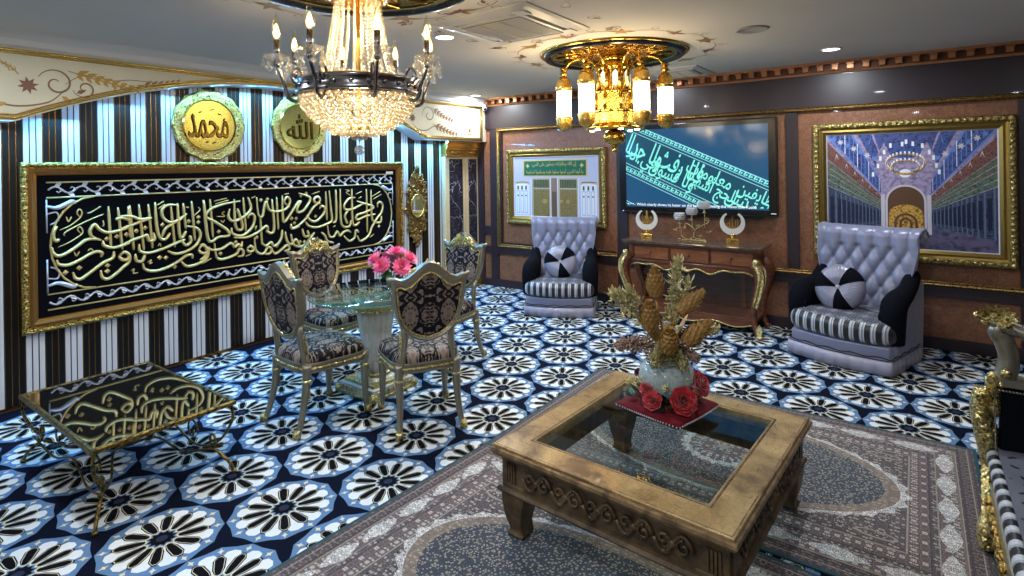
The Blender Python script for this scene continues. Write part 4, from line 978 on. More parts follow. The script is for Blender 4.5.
for k in range(8):
    a = PI/4*k+.95-PI/8; b = MB(); b.T = Matrix.Rotation(a, 4, 'Z')
    b.poly([(.142, -.026, 2.50), (.142, 0, 2.53), (.142, .026, 2.50), (.146, .026, 2.41), (.146, 0, 2.38), (.146, -.026, 2.41)][::-1], 0)
    finish('light_window', b, emit('window_glow', (1, .86, .66), 1.3) if k == 0 else bpy.data.materials['window_glow'], t)
for k in range(6):
    a = 2*PI*k/6+.445; b = MB(); b.T = Matrix.Rotation(a, 4, 'Z'); R_ = .44
    b.tube(spline([(.135, 0, 2.50), (.17, 0, 2.60), (.26, 0, 2.655), (.36, 0, 2.64), (.425, 0, 2.58), (R_, 0, 2.54)], 6), .012, 8)
    b.tube(spline([(.15, 0, 2.36), (.21, 0, 2.42), (.24, 0, 2.52), (.22, 0, 2.60)], 5), .008, 6)
    b.lathe([(0, 2.585), (.03, 2.58), (.038, 2.57), (.02, 2.558), (.016, 2.545), (.034, 2.535), (.04, 2.522), (.018, 2.51), (.018, 2.50), (0, 2.50)], (R_, 0, 0), 14)
    for j in range(6): an = 2*PI*j/6; b.leaf((R_, 0, 2.54), (math.cos(an), math.sin(an), .5), .05, .028, (0, 0, 1))
    arm = finish('lantern_arm', b, M['goldp'], t)
    b = MB(); b.T = Matrix.Rotation(a, 4, 'Z')
    b.lathe([(0, 2.505), (.03, 2.50), (.055, 2.475), (.066, 2.44), (.068, 2.42), (.073, 2.41), (.073, 2.378), (.066, 2.372)], (R_, 0, 0), 28)
    ln = finish('lantern_cap', b, M['gold'], arm)
    b = MB(); b.T = Matrix.Rotation(a, 4, 'Z')
    b.lathe([(.066, 2.142), (.072, 2.136), (.073, 2.12), (.068, 2.10), (.070, 2.085), (.058, 2.05), (.035, 2.025), (0, 2.015)], (R_, 0, 0), 28)
    ln = finish('lantern_bowl', b, M['gold'], arm)
    b = MB(); b.T = Matrix.Rotation(a, 4, 'Z'); b.lathe([(.064, 2.375), (.066, 2.30), (.066, 2.20), (.064, 2.14)], (R_, 0, 0), 28)
    finish('lantern_glass', b, emit('lantern_glow', (1.0, .86, .62), 6.5) if k == 0 else bpy.data.materials['lantern_glow'], arm)
for k in range(6):
    a = 2*PI*k/6+.2; b = MB(); b.lathe([(.024, 0), (.02, -.012), (0, -.014)], (.2*math.cos(a), .2*math.sin(a), 2.02), 12); finish('spot', b, emit('spot_glow', (.95, .95, 1), 10) if k == 0 else bpy.data.materials['spot_glow'], t)

# ================================================================== COFFEE TABLE, RUGS
def rug(name, label, cx, cy, rz, z, L=2.42, Wd=1.62):
    t = MB(); e = .0004; a, c = L/2, Wd/2
    t.box((0, 0, z-.004), (L, Wd, .008), 0)
    def band(i, m, k): t.poly([(-a+i, -c+i, z+e*k), (a-i, -c+i, z+e*k), (a-i, c-i, z+e*k), (-a+i, c-i, z+e*k)], m)
    band(.018, 5, 1); band(.045, 6, 2); band(.05, 5, 3); band(.10, 6, 4); band(.105, 2, 5); band(.115, 7, 6)
    # cartouches in the main border
    def cart(x, y, rx, ry): t.poly([(x+rx*math.cos(2*PI*i/16)*(1+.12*math.cos(8*PI*i/16)), y+ry*math.sin(2*PI*i/16)*(1+.12*math.cos(8*PI*i/16)), z+e*7) for i in range(16)], 4)
    n = int((L-.3)/.25); st = (L-.33)/n
    for i in range(n):
        for s_ in (-1, 1): cart(-L/2+.165+(i+.5)*st, s_*(c-.155), st*.42, .038)
    n = int((Wd-.3)/.22); st2 = (Wd-.33)/n
    for i in range(n):
        for s_ in (-1, 1): cart(s_*(a-.155), -c+.165+(i+.5)*st2, .038, st2*.42)
    band(.195, 6, 8); band(.20, 3, 9); band(.225, 5, 10); band(.232, 7, 11); band(.31, 6, 12); band(.318, 3, 13)
    for sx in (-1, 1):
        for sy in (-1, 1):
            x, y = sx*(a-.43), sy*(c-.385)
            t.poly([(x+.085*math.cos(2*PI*i/20), y+.032*math.sin(2*PI*i/20), z+e*14) for i in range(20)], 6); t.poly([(x+.07*math.cos(2*PI*i/20), y+.022*math.sin(2*PI*i/20), z+e*15) for i in range(20)], 3)
    def ell(rx, ry, m, k, n=64, sc=0.0, f=0): t.poly([(rx*(1+sc*math.cos(f*2*PI*i/n))*math.cos(2*PI*i/n), ry*(1+sc*math.cos(f*2*PI*i/n))*math.sin(2*PI*i/n), z+e*k) for i in range(n)], m)
    ell(.90, .488, 4, 16, 128, .018, 32); ell(.865, .465, 2, 17); ell(.80, .415, 1, 18)
    ell(.25, .23, 8, 19, 96, .05, 16); ell(.235, .215, 4, 20, 96, .06, 24); ell(.19, .175, 8, 21, 96, .04, 16); ell(.15, .14, 7, 22); ell(.10, .09, 8, 23); ell(.03, .03, 6, 24)
    for i in range(24):
        an = 2*PI*i/24; t.poly([(.13*math.cos(an-.05), .12*math.sin(an-.05), z+e*23.5), (.215*math.cos(an), .20*math.sin(an), z+e*23.5), (.13*math.cos(an+.05), .12*math.sin(an+.05), z+e*23.5)], 4)
    o = finish(name, t, [M['rteal'], M['rfield'], M['rtan'], M['rbrown'], M['rwhite'], M['rdark'], M['rguard'], M['rrose'], M['rrose']])
    o.location = (cx, cy, 0); o.rotation_euler = (0, 0, rz); tag(o, label, 'rug', 'fine oval medallion rugs'); return o
rug('oriental_rug', 'fine patterned rug with a dark oval field, running under the striped sofa edge', -.95, 3.40, 0, .012, 2.42, 1.60)
rug('oriental_rug', 'fine patterned rug with a teal edge overlapping the other one, under the front table legs', -.98, 1.77, math.radians(-3), .024, 2.42, 1.62)

t = thing('coffee_table', 'square antiqued gold coffee table with carved apron and glass top, standing on rugs', 'coffee table', (-1.005, 2.52, 0), math.radians(-3.3))
def crackle(name):
    n = NT(name); v = n.co()
    d = n.vor(v, 34, 'DISTANCE_TO_EDGE'); cr = n.ramp(d, [(0, (0, 0, 0)), (.03, (1, 1, 1))])
    w = n.noise(v, 5, 4, .6, .5)
    c = n.ramp(w, [(.32, c255(96, 72, 44)), (.46, c255(158, 128, 82)), (.65, c255(188, 158, 106))])
    c = n.mix(n.math('SUBTRACT', 1.0, n.math('MULTIPLY', n.math('SUBTRACT', 1.0, cr), .85)), (*c255(44, 30, 18), 1), c)
    n.bsdf(Base_Color=c, Roughness=.34, Metallic=.35, Coat_Weight=.2, Normal=n.bump(cr, .25, .002)); return n.mat
def antique(name, a, c_, sc_):
    n = NT(name); v = n.co(); w = n.noise(v, sc_, 5, .65, .6)
    n.bsdf(Base_Color=n.ramp(w, [(.35, c_), (.65, a)]), Roughness=.42, Metallic=.3, Normal=n.bump(n.noise(v, 60, 3), .3, .003)); return n.mat
M['crackle'] = crackle('crackled_gilt'); M['antq'] = antique('antiqued_bronze', c255(112, 90, 62), c255(52, 40, 30), 9); M['antql'] = antique('antiqued_edge', c255(150, 122, 84), c255(76, 56, 38), 14)
hx, hy = .545, .58
b = MB(); b.frame(-hx+.012, hx-.012, -hy+.012, hy-.012, [(0, .425), (0, .447), (.004, .45), (.135, .45), (.138, .447), (.142, .425), (.142, .40)], 0); finish('table_top', b, M['crackle'], t)
b = MB(); b.frame(-hx, hx, -hy, hy, [(.05, .385), (.03, .39), (.008, .405), (0, .42), (.003, .432), (.012, .437), (.016, .449), (.022, .4515), (.026, .449)], 0)
b.frame(-hx+.132, hx-.132, -hy+.132, hy-.132, [(0, .4505), (.004, .4535), (.01, .4505)], 0)
finish('edge_moulding', b, M['antql'], t)
b = MB(); b.box((0, 0, .437), (2*hx-.27, 2*hy-.27, .006), 0); finish('glass_panel', b, glassy('table_glass', (.86, .93, .92), .05, .01, .7), t)
b = MB(); b.frame(-hx+.04, hx-.04, -hy+.04, hy-.04, [(.03, .235), (-.015, .237), (-.02, .247), (-.012, .26), (0, .263), (0, .395), (.03, .395), (.03, .235)], 0)
# carved scrolls along the four sides
def side(k):
    m = [axes((1, 0, 0), (0, 0, 1), (0, -1, 0), (0, -hy+.04, 0)), axes((0, 1, 0), (0, 0, 1), (1, 0, 0), (hx-.04, 0, 0)), axes((-1, 0, 0), (0, 0, 1), (0, 1, 0), (0, hy-.04, 0)), axes((0, -1, 0), (0, 0, 1), (-1, 0, 0), (-hx+.04, 0, 0))][k]
    return m, (hx if k % 2 == 0 else hy)-.04
for k in range(4):
    m, L = side(k); b.T = m; n = 5; st = 2*(L-.12)/n; yc = .328
    for i in range(n):
        x = -L+.12+(i+.5)*st
        for s_ in (-1, 1):
            b.tube([(x+s_*st*.5*q, yc+.042*s_*math.sin(PI*q), .004) for q in [j/8 for j in range(9)]], .009, 6, 0)
            p = spiral((x+s_*st*.25, yc-s_*.004), .03, 1.2, PI/2 if s_ > 0 else -PI/2, 1, 14); b.tube([(p_[0], p_[1], .004) for p_ in p], .0065, 6, 0)
        b.sphere((x, yc, .004), (.018, .014, .01), 8, 5); b.leaf((x, yc, .006), (.6, .8, 0), .05, .022, (0, 0, 1)); b.leaf((x, yc, .006), (-.6, -.8, 0), .05, .022, (0, 0, 1)); b.leaf((x, yc, .006), (-.7, .6, 0), .045, .02, (0, 0, 1)); b.leaf((x, yc, .006), (.7, -.6, 0), .045, .02, (0, 0, 1))
    for s_ in (-1, 1):
        for q in (-1.2, -.4, .4, 1.2): b.box((s_*(L-.05)+q*.018, yc, .002), (.008, .085, .01), 0)
b.T = Matrix.Identity(4)
finish('carved_apron', b, M['antq'], t)
for sx in (-1, 1):
    for sy in (-1, 1):
        b = MB(); x, y = sx*(hx-.10), sy*(hy-.10)
        z0 = .034
        secs = [(0, .28, .062), (0, .24, .066), (.004, .19, .062), (.008, .13, .050), (.006, .09, .042), (.0, .06, .040), (.004, .045, .046), (.008, .034, .044)]
        R0 = []
        for o, z, r in secs: R0.append([b.vert((x+sx*o+r*(1 if q in (1, 2) else -1), y+sy*o+r*(1 if q > 1 else -1), z)) for q in range(4)])
        for A, B in zip(R0, R0[1:]):
            for q in range(4): b.face((A[q], B[q], B[(q+1) % 4], A[(q+1) % 4]), 0, False)
        b.face(R0[0], 0); b.face(R0[-1][::-1], 0)
        finish('leg', b, M['antq'], t, bevel=.008)

# ---- flower cushion, vase, arrangement
t = thing('vase_arrangement', 'dried gold flower arrangement in a pale glass vase with red roses on a red cushion', 'flower arrangement', (-1.035, 2.725, .455), math.radians(-13))
b = MB()
def pil(u, v):
    a = 2*PI*u; ph = PI*v-PI/2; h = .188
    cx, sy = math.cos(a), math.sin(a); k = 1/max(abs(cx), abs(sy))**.9
    r = math.cos(ph)**.35 if abs(math.cos(ph)) > 1e-6 else 0
    return (h*k*cx*r, h*k*sy*r, .034+.034*math.sin(ph)*(1-.25*(r*k/1.4)**2))
b.grid(pil, 48, 12, 0, cu=True); cu_ = finish('red_cushion', b, M['velvetred'], t)
b = MB(); n = 100
for i in range(n): p = pil(i/n, .5); b.sphere((p[0]*1.01, p[1]*1.01, p[2]), .0048, 6, 4)
finish('bead_trim', b, M['crystalb'], cu_)
b = MB(); b.lathe([(0, .066), (.05, .066), (.09, .085), (.128, .135), (.142, .185), (.125, .24), (.08, .275), (.055, .295), (.06, .31), (.052, .305), (.045, .29)], n=36)
vg = NT('frosted_glass'); vv = vg.co(); vn = vg.ramp(vg.noise(vv, 16, 4, .6, 1), [(.35, c255(172, 188, 186)), (.55, c255(222, 230, 228)), (.7, c255(134, 152, 152))]); vg.bsdf(Base_Color=vn, Roughness=.12, Transmission_Weight=.35, Coat_Weight=.4, Normal=vg.bump(vg.noise(vv, 40, 3), .4, .004))
finish('vase', b, vg.mat, t)
gd = plain('dried_gold', c255(172, 132, 74), .5, .15, var=.3, vs=40); gl = plain('pale_dried', c255(190, 178, 126), .55, .1, var=.3, vs=60); pk = plain('dusty_pink', c255(160, 130, 110), .7, var=.3, vs=50)
leafg = plain('dark_leaf', c255(38, 58, 40), .5, var=.3, vs=30); rosem = plain('red_rose', c255(176, 14, 26), .5, var=.15, vs=20, sheen=.4); burg = plain('burgundy', c255(70, 16, 32), .6)
random.seed(5)
ci, si_ = math.cos(math.radians(13)), math.sin(math.radians(13))
# protea cones placed in the view-facing fan; directions given in world axes and turned back
Fw = V(-.588, .809, 0); Rt = V(.809, .588, 0)
def wd(r_, f_, z_):
    v = Rt*r_+Fw*f_; return V(v.x*ci-v.y*si_, v.x*si_+v.y*ci, z_)
def cone(base, d, L, w):
    b = MB(); d = Vector(d).normalized(); q = d.to_track_quat('Z', 'Y').to_matrix()
    b.tube([(0, 0, .30), Vector((0, 0, .30)).lerp(Vector(base), .5)+V(0, 0, .02), base], .005, 6)
    b.lathe([(0, 0), (w*.6, L*.08), (w, L*.3), (w*.95, L*.5), (w*.6, L*.78), (w*.2, L*.95), (0, L)], base, 14, M=q)
    for ring in range(7):
        zz = L*(.05+.13*ring); rr = w*(.75, .98, 1.02, .95, .8, .55, .3)[ring]; n = 12
        for i in range(n):
            a = 2*PI*(i+.5*(ring % 2))/n; p = Vector(base)+q @ V(rr*math.cos(a)*.92, rr*math.sin(a)*.92, zz)
            dd = q @ V(math.cos(a)*.28-(.15*ring/7)*math.cos(a)*2, math.sin(a)*.28-(.15*ring/7)*math.sin(a)*2, 1)
            b.leaf(p, dd, L*.26, w*.55, q @ V(math.cos(a), math.sin(a), 0), 0, .12)
    finish('protea_head', b, gd, t)
cone(wd(-.05, 0, .575), wd(-.02, 0, 1), .15, .042)
cone(wd(-.092, -.05, .42), wd(-.04, -.1, 1), .15, .044)
cone(wd(.05, -.02, .50), wd(1, .1, .75), .17, .038)
cone(wd(.055, -.10, .37), wd(1, -.2, .9), .17, .042)
cone(wd(-.02, -.11, .33), wd(-.0, -.25, 1), .13, .045)
b = MB()
for i in range(26):
    a = random.uniform(0, 2*PI); b.leaf((.02*math.cos(a), .02*math.sin(a), .29), (math.cos(a)*.5, math.sin(a)*.5, 1), random.uniform(.14, .24), .035, (math.cos(a), math.sin(a), -.3), 0, .15)
finish('dried_leaves', b, gd, t)
def spray(base, tip, n, spread, r, mat, name, leaves=True):
    b = MB(); B0, T0 = Vector(base), Vector(tip); mid = B0.lerp(T0, .5)+V(0, 0, .03); P_ = spline([B0, mid, T0], 6); b.tube(P_, .0025, 5)
    for i in range(n):
        q = random.random()**.8*.72+.28; p = P_[min(len(P_)-1, int(q*(len(P_)-1)))]; o = V(random.gauss(0, 1), random.gauss(0, 1), random.gauss(0, 1)).normalized()*spread*(1.15-q*.75)*random.uniform(.3, 1)
        e_ = p+o; b.tube([p, e_], .0012, 3, 0)
        if leaves and i % 2: b.leaf(e_, o+V(0, 0, .02), .034, .018, (0, 0, 1), 0)
        else: b.sphere(e_, r, 6, 4)
    finish(name, b, mat, t)
spray((0, 0, .3), wd(.085, .04, .76), 240, .055, .0075, gl, 'berry_spray'); spray((0, 0, .3), wd(.135, .03, .66), 110, .05, .007, gl, 'berry_spray')
spray((0, 0, .3), wd(-.27, .02, .60), 220, .07, .0075, gl, 'berry_spray'); spray((0, 0, .3), wd(-.19, .04, .61), 120, .05, .007, gl, 'berry_spray')
spray((0, 0, .3), wd(-.15, -.02, .55), 200, .045, .006, pk, 'blossom_spray', False); spray((0, 0, .28), wd(.26, 0, .42), 320, .08, .0055, gl, 'blossom_spray', False)
spray((0, 0, .28), wd(-.26, -.06, .36), 320, .08, .0055, pk, 'blossom_spray', False); spray((0, 0, .28), wd(.12, -.12, .30), 260, .06, .006, pk, 'blossom_spray', False)
spray((0, 0, .28), wd(-.10, -.14, .29), 200, .06, .006, gl, 'berry_spray'); spray((0, 0, .28), wd(.05, -.15, .27), 160, .05, .006, gl, 'berry_spray')
def roseflower(c, r, nrm, mat, par, name='rose', n=20):
    b = MB(); nrm = Vector(nrm).normalized(); q = nrm.to_track_quat('Z', 'Y').to_matrix(); c = Vector(c)
    for layer in range(6):
        k = (3, 4, 5, 5, 6, 7)[layer]; rr = r*(.16, .30, .46, .62, .80, 1.0)[layer]; h = r*(.75, .72, .62, .5, .32, .12)[layer]
        for i in range(k):
            a0 = 2*PI*i/k+layer*.7; w = 2*PI/k*.72
            def f(u, v):
                a = a0+(u-.5)*2*w; e = rr*(.35+.65*v**.7)*(1+.05*math.sin(9*u)); z = -r*.25+(h+r*.25)*math.sin(v*PI*.56)-(.28*r*abs(u-.5)**2*4*v*.5)
                return c+q @ V(e*math.cos(a), e*math.sin(a), z)
            b.grid(f, 5, 4, 0)
    return finish(name, b, mat, par)
roseflower(wd(.035, -.165, .12), .066, wd(.05, -1, .45), rosem, t); roseflower(wd(.14, -.07, .165), .064, wd(.6, -.8, .6), rosem, t); roseflower(wd(-.105, -.125, .11), .048, wd(-.5, -.8, .6), rosem, t); roseflower(wd(-.125, -.08, .15), .034, wd(-.6, -.5, .9), rosem, t)
roseflower(wd(-.14, .03, .19), .022, wd(-1, -.3, .6), burg, t)
b = MB()
for i in range(110):
    a = random.uniform(0, 2*PI); r = random.uniform(.09, .17); b.leaf((r*math.cos(a), r*math.sin(a), random.uniform(.07, .11)), (math.cos(a), math.sin(a), random.uniform(-.2, .8)), .055, .03, (0, 0, 1), 0)
finish('rose_leaves', b, leafg, t)
b = MB()
for a in (-1.9, -1.5, -1.15, -.75, -2.4, -.3):
    p = wd(.11*math.cos(a), .11*math.sin(a), .075); b.leaf(p, wd(math.cos(a), math.sin(a), -.28), .065, .026, (0, 0, 1), 0, -.15)
finish('gilt_leaves', b, M['gold'], t)
spray(wd(-.08, -.03, .10), wd(-.21, -.03, .17), 40, .04, .005, plain('cream_berries', c255(206, 196, 140), .5), 'berry_sprig', False); spray(wd(.0, -.1, .10), wd(-.05, -.14, .17), 60, .035, .005, bpy.data.materials['cream_berries'], 'berry_sprig', False); spray(wd(.06, -.08, .14), wd(.07, -.11, .20), 40, .03, .005, bpy.data.materials['cream_berries'], 'berry_sprig', False)
# ================================================================== ARMCHAIRS
def mat_stripes(name, period=.075):
    t = NT(name); x = t.n('ShaderNodeSeparateXYZ', {0: t.co()})
    f = t.math('FRACT', t.math('DIVIDE', t.math('ADD', x.outputs[0], 5+period*.25), period))
    c = t.ramp(f, [(0, c255(12, 12, 18)), (.5, c255(150, 152, 160)), (.6, c255(196, 198, 204)), (.7, c255(120, 122, 130)), (.85, c255(170, 172, 180)), (.97, c255(12, 12, 18))], 'CONSTANT')
    t.bsdf(Base_Color=c, Roughness=.4, Sheen_Weight=.2); return t.mat
M['stripe'] = mat_stripes('striped_satin')
def armchair(label, loc, rz, s=1.0):
    t = thing('armchair', label, 'armchair', loc, rz, 'silver satin armchairs against the brown wall', s)
    W = .40
    def yf(x, base=-.34): return base-.06*math.cos(x/W*PI/2)
    # base: bow fronted box
    b = MB(); n = 16
    xs = [-W+2*W*i/n for i in range(n+1)]
    out = [(x, yf(x)) for x in xs]+[(W, .30), (-W, .30)]
    b.prism([(x*.97, y*.97) for x, y in out], .035, .225, 0); finish('base', b, M['satin'], t, bevel=.012)
    # pleated skirt
    b = MB(); P_ = []
    path = [(W*1.01, .28)]+[(x*1.01, yf(x)-.006) for x in xs[::-1]]+[(-W*1.01, .28)]
    pts = []
    for (x0, y0), (x1, y1) in zip(path, path[1:]):
        k = max(1, int(math.hypot(x1-x0, y1-y0)/.012))
        for i in range(k): pts.append((lerp(x0, x1, i/k), lerp(y0, y1, i/k)))
    R1 = []; R2 = []
    for i, (x, y) in enumerate(pts):
        w = .008*abs(math.sin(i*.42))+.002; q = math.hypot(x, y) or 1
        R1.append(b.vert((x+x/q*.003, y+y/q*.003, .135))); R2.append(b.vert((x+x/q*w*1.6, y+y/q*w*1.6, .012)))
    for i in range(len(pts)-1): b.face((R1[i], R1[i+1], R2[i+1], R2[i]), 0, True)
    sk = finish('skirt', b, M['satinp'], t, solid=.004)
    b = MB()
    b.tube([(x+.006*(x/.4), y-.008, .148+.006*math.sin(i*.9)) for i, (x, y) in enumerate(pts[::2])], .0045, 5); b.tube([(x*1.015, y-.008, .13) for i, (x, y) in enumerate(pts[::3])], .0035, 5)
    finish('fringe_trim', b, M['blackmat'], sk)
    # seat cushion: damask top, striped boxing
    b = MB(); cw = .405
    def cf(u, v):
        a = 2*PI*u; ph = PI*(v-.5)
        ex = .28; c_, s_ = math.cos(a), math.sin(a)
        x = cw*math.copysign(abs(c_)**ex, c_); y = .33*math.copysign(abs(s_)**ex, s_)
        if y < 0: y -= .065*math.cos(max(-1, min(1, x/cw))*PI/2)*(-y/.33)
        r = math.cos(ph)**.22 if math.cos(ph) > 1e-5 else 0; k = math.copysign(abs(math.sin(ph))**.75, ph)
        return (x*r*lerp(1.04, .80, smooth((y+.25)/.15)), y*r-.03, .315+.095*k+.02*(1-r)*(k > 0)*2)
    b.grid(cf, 72, 20, 0, cu=True, mf=lambda u, v: 0 if (.14 < v < .80) else 1)
    finish('seat_cushion', b, [M['stripe'], M['damgrey']], t)
    # outer sides
    for sg in (-1, 1):
        b = MB(); side = [(-.26, .02), (.33, .02), (.37, .40), (.38, .66), (.30, .69), (.12, .62), (-.05, .565), (-.18, .53), (-.235, .46), (-.25, .36), (-.26, .2)]
        b.T = axes((0, 1, 0), (0, 0, 1), (1, 0, 0), (sg*.375-.035, 0, 0)); b.prism(side, 0, .07, 0); finish('side_panel', b, M['satin'], t, bevel=.02)
        # velvet arm: swooping roll
        b = MB(); cp = spline([(sg*.365, -.20, .24), (sg*.368, -.21, .36), (sg*.368, -.205, .46), (sg*.365, -.16, .535), (sg*.36, -.06, .565), (sg*.36, .04, .585), (sg*.36, .16, .63), (sg*.355, .25, .69), (sg*.34, .30, .72)], 6)
        n = len(cp); rr = []
        for i in range(n):
            q = i/(n-1); rr.append(.078+.022*math.sin(PI*min(1, q*1.3+.05))-.015*q)
        b.tube(cp, rr, 14, 0, sq=(1.0, .92))
        for i in range(0, 1): pass
        inner = [(sg*.30, y, z) for y, z in ()]
        b.T = axes((0, 1, 0), (0, 0, 1), (1, 0, 0), (sg*.325-.04, 0, 0)); b.prism([(-.27, .24), (.26, .24), (.28, .68), (.12, .60), (-.02, .56), (-.2, .52), (-.27, .46)], 0, .08, 0)
        finish('arm', b, M['velvet'], t)
    # tufted back with a rolled top
    btn = []
    for r_, (z, n, o) in enumerate(((.93, 4, 0), (.815, 5, 1), (.70, 4, 0), (.60, 5, 1))):
        for i in range(n):
            btn.append(((i-(n-1)/2)*.135, z))
    def bf(u, v, back=0):
        # v: 0 seat .. 1 over the roll
        z = lerp(.36, 1.04, min(v/.85, 1)); h = (z-.36)/.68
        w = lerp(.31, .41, smooth(h*1.1)); x = (u-.5)*2
        y = .16+.13*h+.02*math.sin(h*PI)
        X_ = x*w
        d = 0
        for bx, bz in btn:
            q = ((X_-bx)**2+(z-bz)**2); d += .016*math.exp(-q/.0004)
        # diagonal folds between the buttons
        fz = (z-.70)/.115; fx = X_/.135
        fold = abs(math.sin(PI*(fx-fz/2+.5)))*abs(math.sin(PI*(fx+fz/2-.5)))
        if z > .93: fold = lerp(fold, abs(math.cos(PI*fx)), smooth((z-.93)/.03))
        puff = .030*fold**.55
        edge = 1-abs(x)**6
        y = y-(puff*edge)*(1 if v < .85 else 1-(v-.85)/.15)+d*(1 if v < .85 else 0)
        y += .05*abs(x)**3*(-1)*.6
        if v > .85:
            q = (v-.85)/.15*PI*1.15; cy = .29+.045; y0 = .29
            rr = .07; z = 1.04+rr*math.sin(q)*1.0; y = y+rr*(1-math.cos(q))*1.25
            X_ *= 1+.05*math.sin(q)
        return (X_, y, z)
    b = MB(); b.grid(bf, 56, 60, 0)
    finish('backrest', b, M['satin'], t, solid=.012)
    b = MB(); 
    def bb(u, v):
        z = lerp(.03, 1.06, v); h = max(0, (z-.36)/.68); w = lerp(.34, .385, h)
        x = (u-.5)*2; y = .30+.085*h+.02*(1-abs(x)**4)
        return (x*w, y, z)
    b.grid(bb, 16, 12, 0)
    for s_ in (-1, 1):
        ids = []
        for i in range(13):
            v = i/12; z = lerp(.36, 1.04, v); h = (z-.36)/.68; w = lerp(.31, .41, smooth(h*1.1))
            ids.append((b.vert((s_*w, .16+.13*h-.03, z)), b.vert((s_*min(w, lerp(.34, .385, h)), .30+.085*h, z))))
        for a, c in zip(ids, ids[1:]): b.face((a[0], a[1], c[1], c[0]), 0, True)
    finish('back_panel', b, M['satin'], t, solid=.01)
    b = MB(); rx = [-.425+.85*i/24 for i in range(25)]
    b.tube([(x, .375+.01*abs(x/.425)**2, 1.045) for x in rx], [.062+.007*abs(math.cos(PI*x/.135))+.012*abs(x/.425)**3 for x in rx], 18, 0)
    rl_ = finish('back_roll', b, M['satin'], t, bevel=.012)
    for s_ in (-1, 1):
        b = MB(); b.tube([(s_*.428, .385+r_*math.cos(a), 1.045+r_*math.sin(a)) for a, r_ in [(i*.5, .058-.0028*i) for i in range(18)]], .006, 6); b.sphere((s_*.426, .385, 1.045), (.012, .02, .02), 10, 6); finish('roll_end', b, M['satinp'], rl_)
    for i, (bx, bz) in enumerate(btn):
        if bz < .65: continue
        b = MB(); h = (bz-.36)/.68; y = .16+.13*h+.02*math.sin(h*PI)+.010
        b.sphere((bx, y, bz), (.016, .010, .016), 10, 6, 0); finish('crystal_button', b, M['crystalb'], t)
    return t
armchair('silver tufted armchair with black velvet arms, standing in front of the green banner picture', (-3.43, 5.69, 0), math.radians(24), .96)
armchair('silver tufted armchair with black velvet arms, standing in front of the mosque picture', (-.46, 5.71, 0), math.radians(-17), 1.0)
def round_pillow(label, loc, rz, tilt, s=1.0):
    t = thing('round_pillow', label, 'pillow', loc, rz, 'round pinwheel pillows', s)
    b = MB(); R_ = .200
    def f(u, v):
        a = 2*PI*u; ph = PI*(v-.5); r = math.cos(ph)**.6 if math.cos(ph) > 1e-6 else 0
        k = 1+.012*math.sin(48*a)*(1-abs(math.sin(ph)))
        w = .085*math.sin(ph)*(1-.45*math.exp(-(r/.22)**2))+.004*math.sin(40*a)*r*(1-r)*4*math.copysign(1, ph)
        return (R_*r*math.cos(a)*k, -w, R_*r*math.sin(a)*k)
    b.grid(f, 120, 18, 0, cu=True, mf=lambda u, v: 0 if (u*3+.38) % 1 < .62 else 1)
    o = finish('cover', b, [M.setdefault('pilsat', plain('pillow_satin', K(138, 138, 156), .33, .2, var=.15, vs=8)), M['velvet']], t); o.rotation_euler = (-tilt, .12, 0)
    b = MB(); b.sphere((0, -.052, 0), (.022, .012, .022), 12, 8); q = finish('centre_button', b, M['satinp'], o)
    return t
A1 = Matrix.Rotation(math.radians(24), 3, 'Z'); p = V(-3.43, 5.69, 0)+A1 @ V(.0, -.10, .60)*.97
round_pillow('round black and silver pinwheel pillow resting on the armchair under the green banner picture', p, math.radians(24), .30, .97)
A2 = Matrix.Rotation(math.radians(-17), 3, 'Z'); p = V(-.46, 5.71, 0)+A2 @ V(-.07, -.10, .60)
round_pillow('round black and silver pinwheel pillow resting on the armchair under the mosque picture', p, math.radians(-17), .30, 1.02)

# ================================================================== CONSOLE TABLE
cxm = -1.96; CW = .70
t = thing('console_table', 'carved mahogany console table with marble top and gilded knees under the television', 'console table', (cxm, 6.02, 0))
def bow(x, d): return -d-.035*math.cos(x/CW*PI*.5)+(.03 if abs(x) > CW*.93 else 0)
n = 24; xs = [-CW-.035+(2*CW+.07)*i/n for i in range(n+1)]
b = MB(); b.prism([(x, -.235-.035*math.cos(x/(CW+.035)*PI/2)**.6) for x in xs]+[(CW+.035, .23), (-CW-.035, .23)], .845, .875, 0); finish('marble_top', b, M['marbrown'], t, bevel=.008)
b = MB(); b.prism([(x, -.215-.03*math.cos(x/(CW+.035)*PI/2)**.6) for x in [q*.985 for q in xs]]+[(CW+.01, .22), (-CW-.01, .22)], .825, .846, 0)
xs2 = [-CW+.03+2*(CW-.03)*i/n for i in range(n+1)]
b.prism([(x, -.19-.03*math.cos(x/CW*PI/2)) for x in xs2]+[(CW-.03, .21), (-CW+.03, .21)], .65, .826, 0)
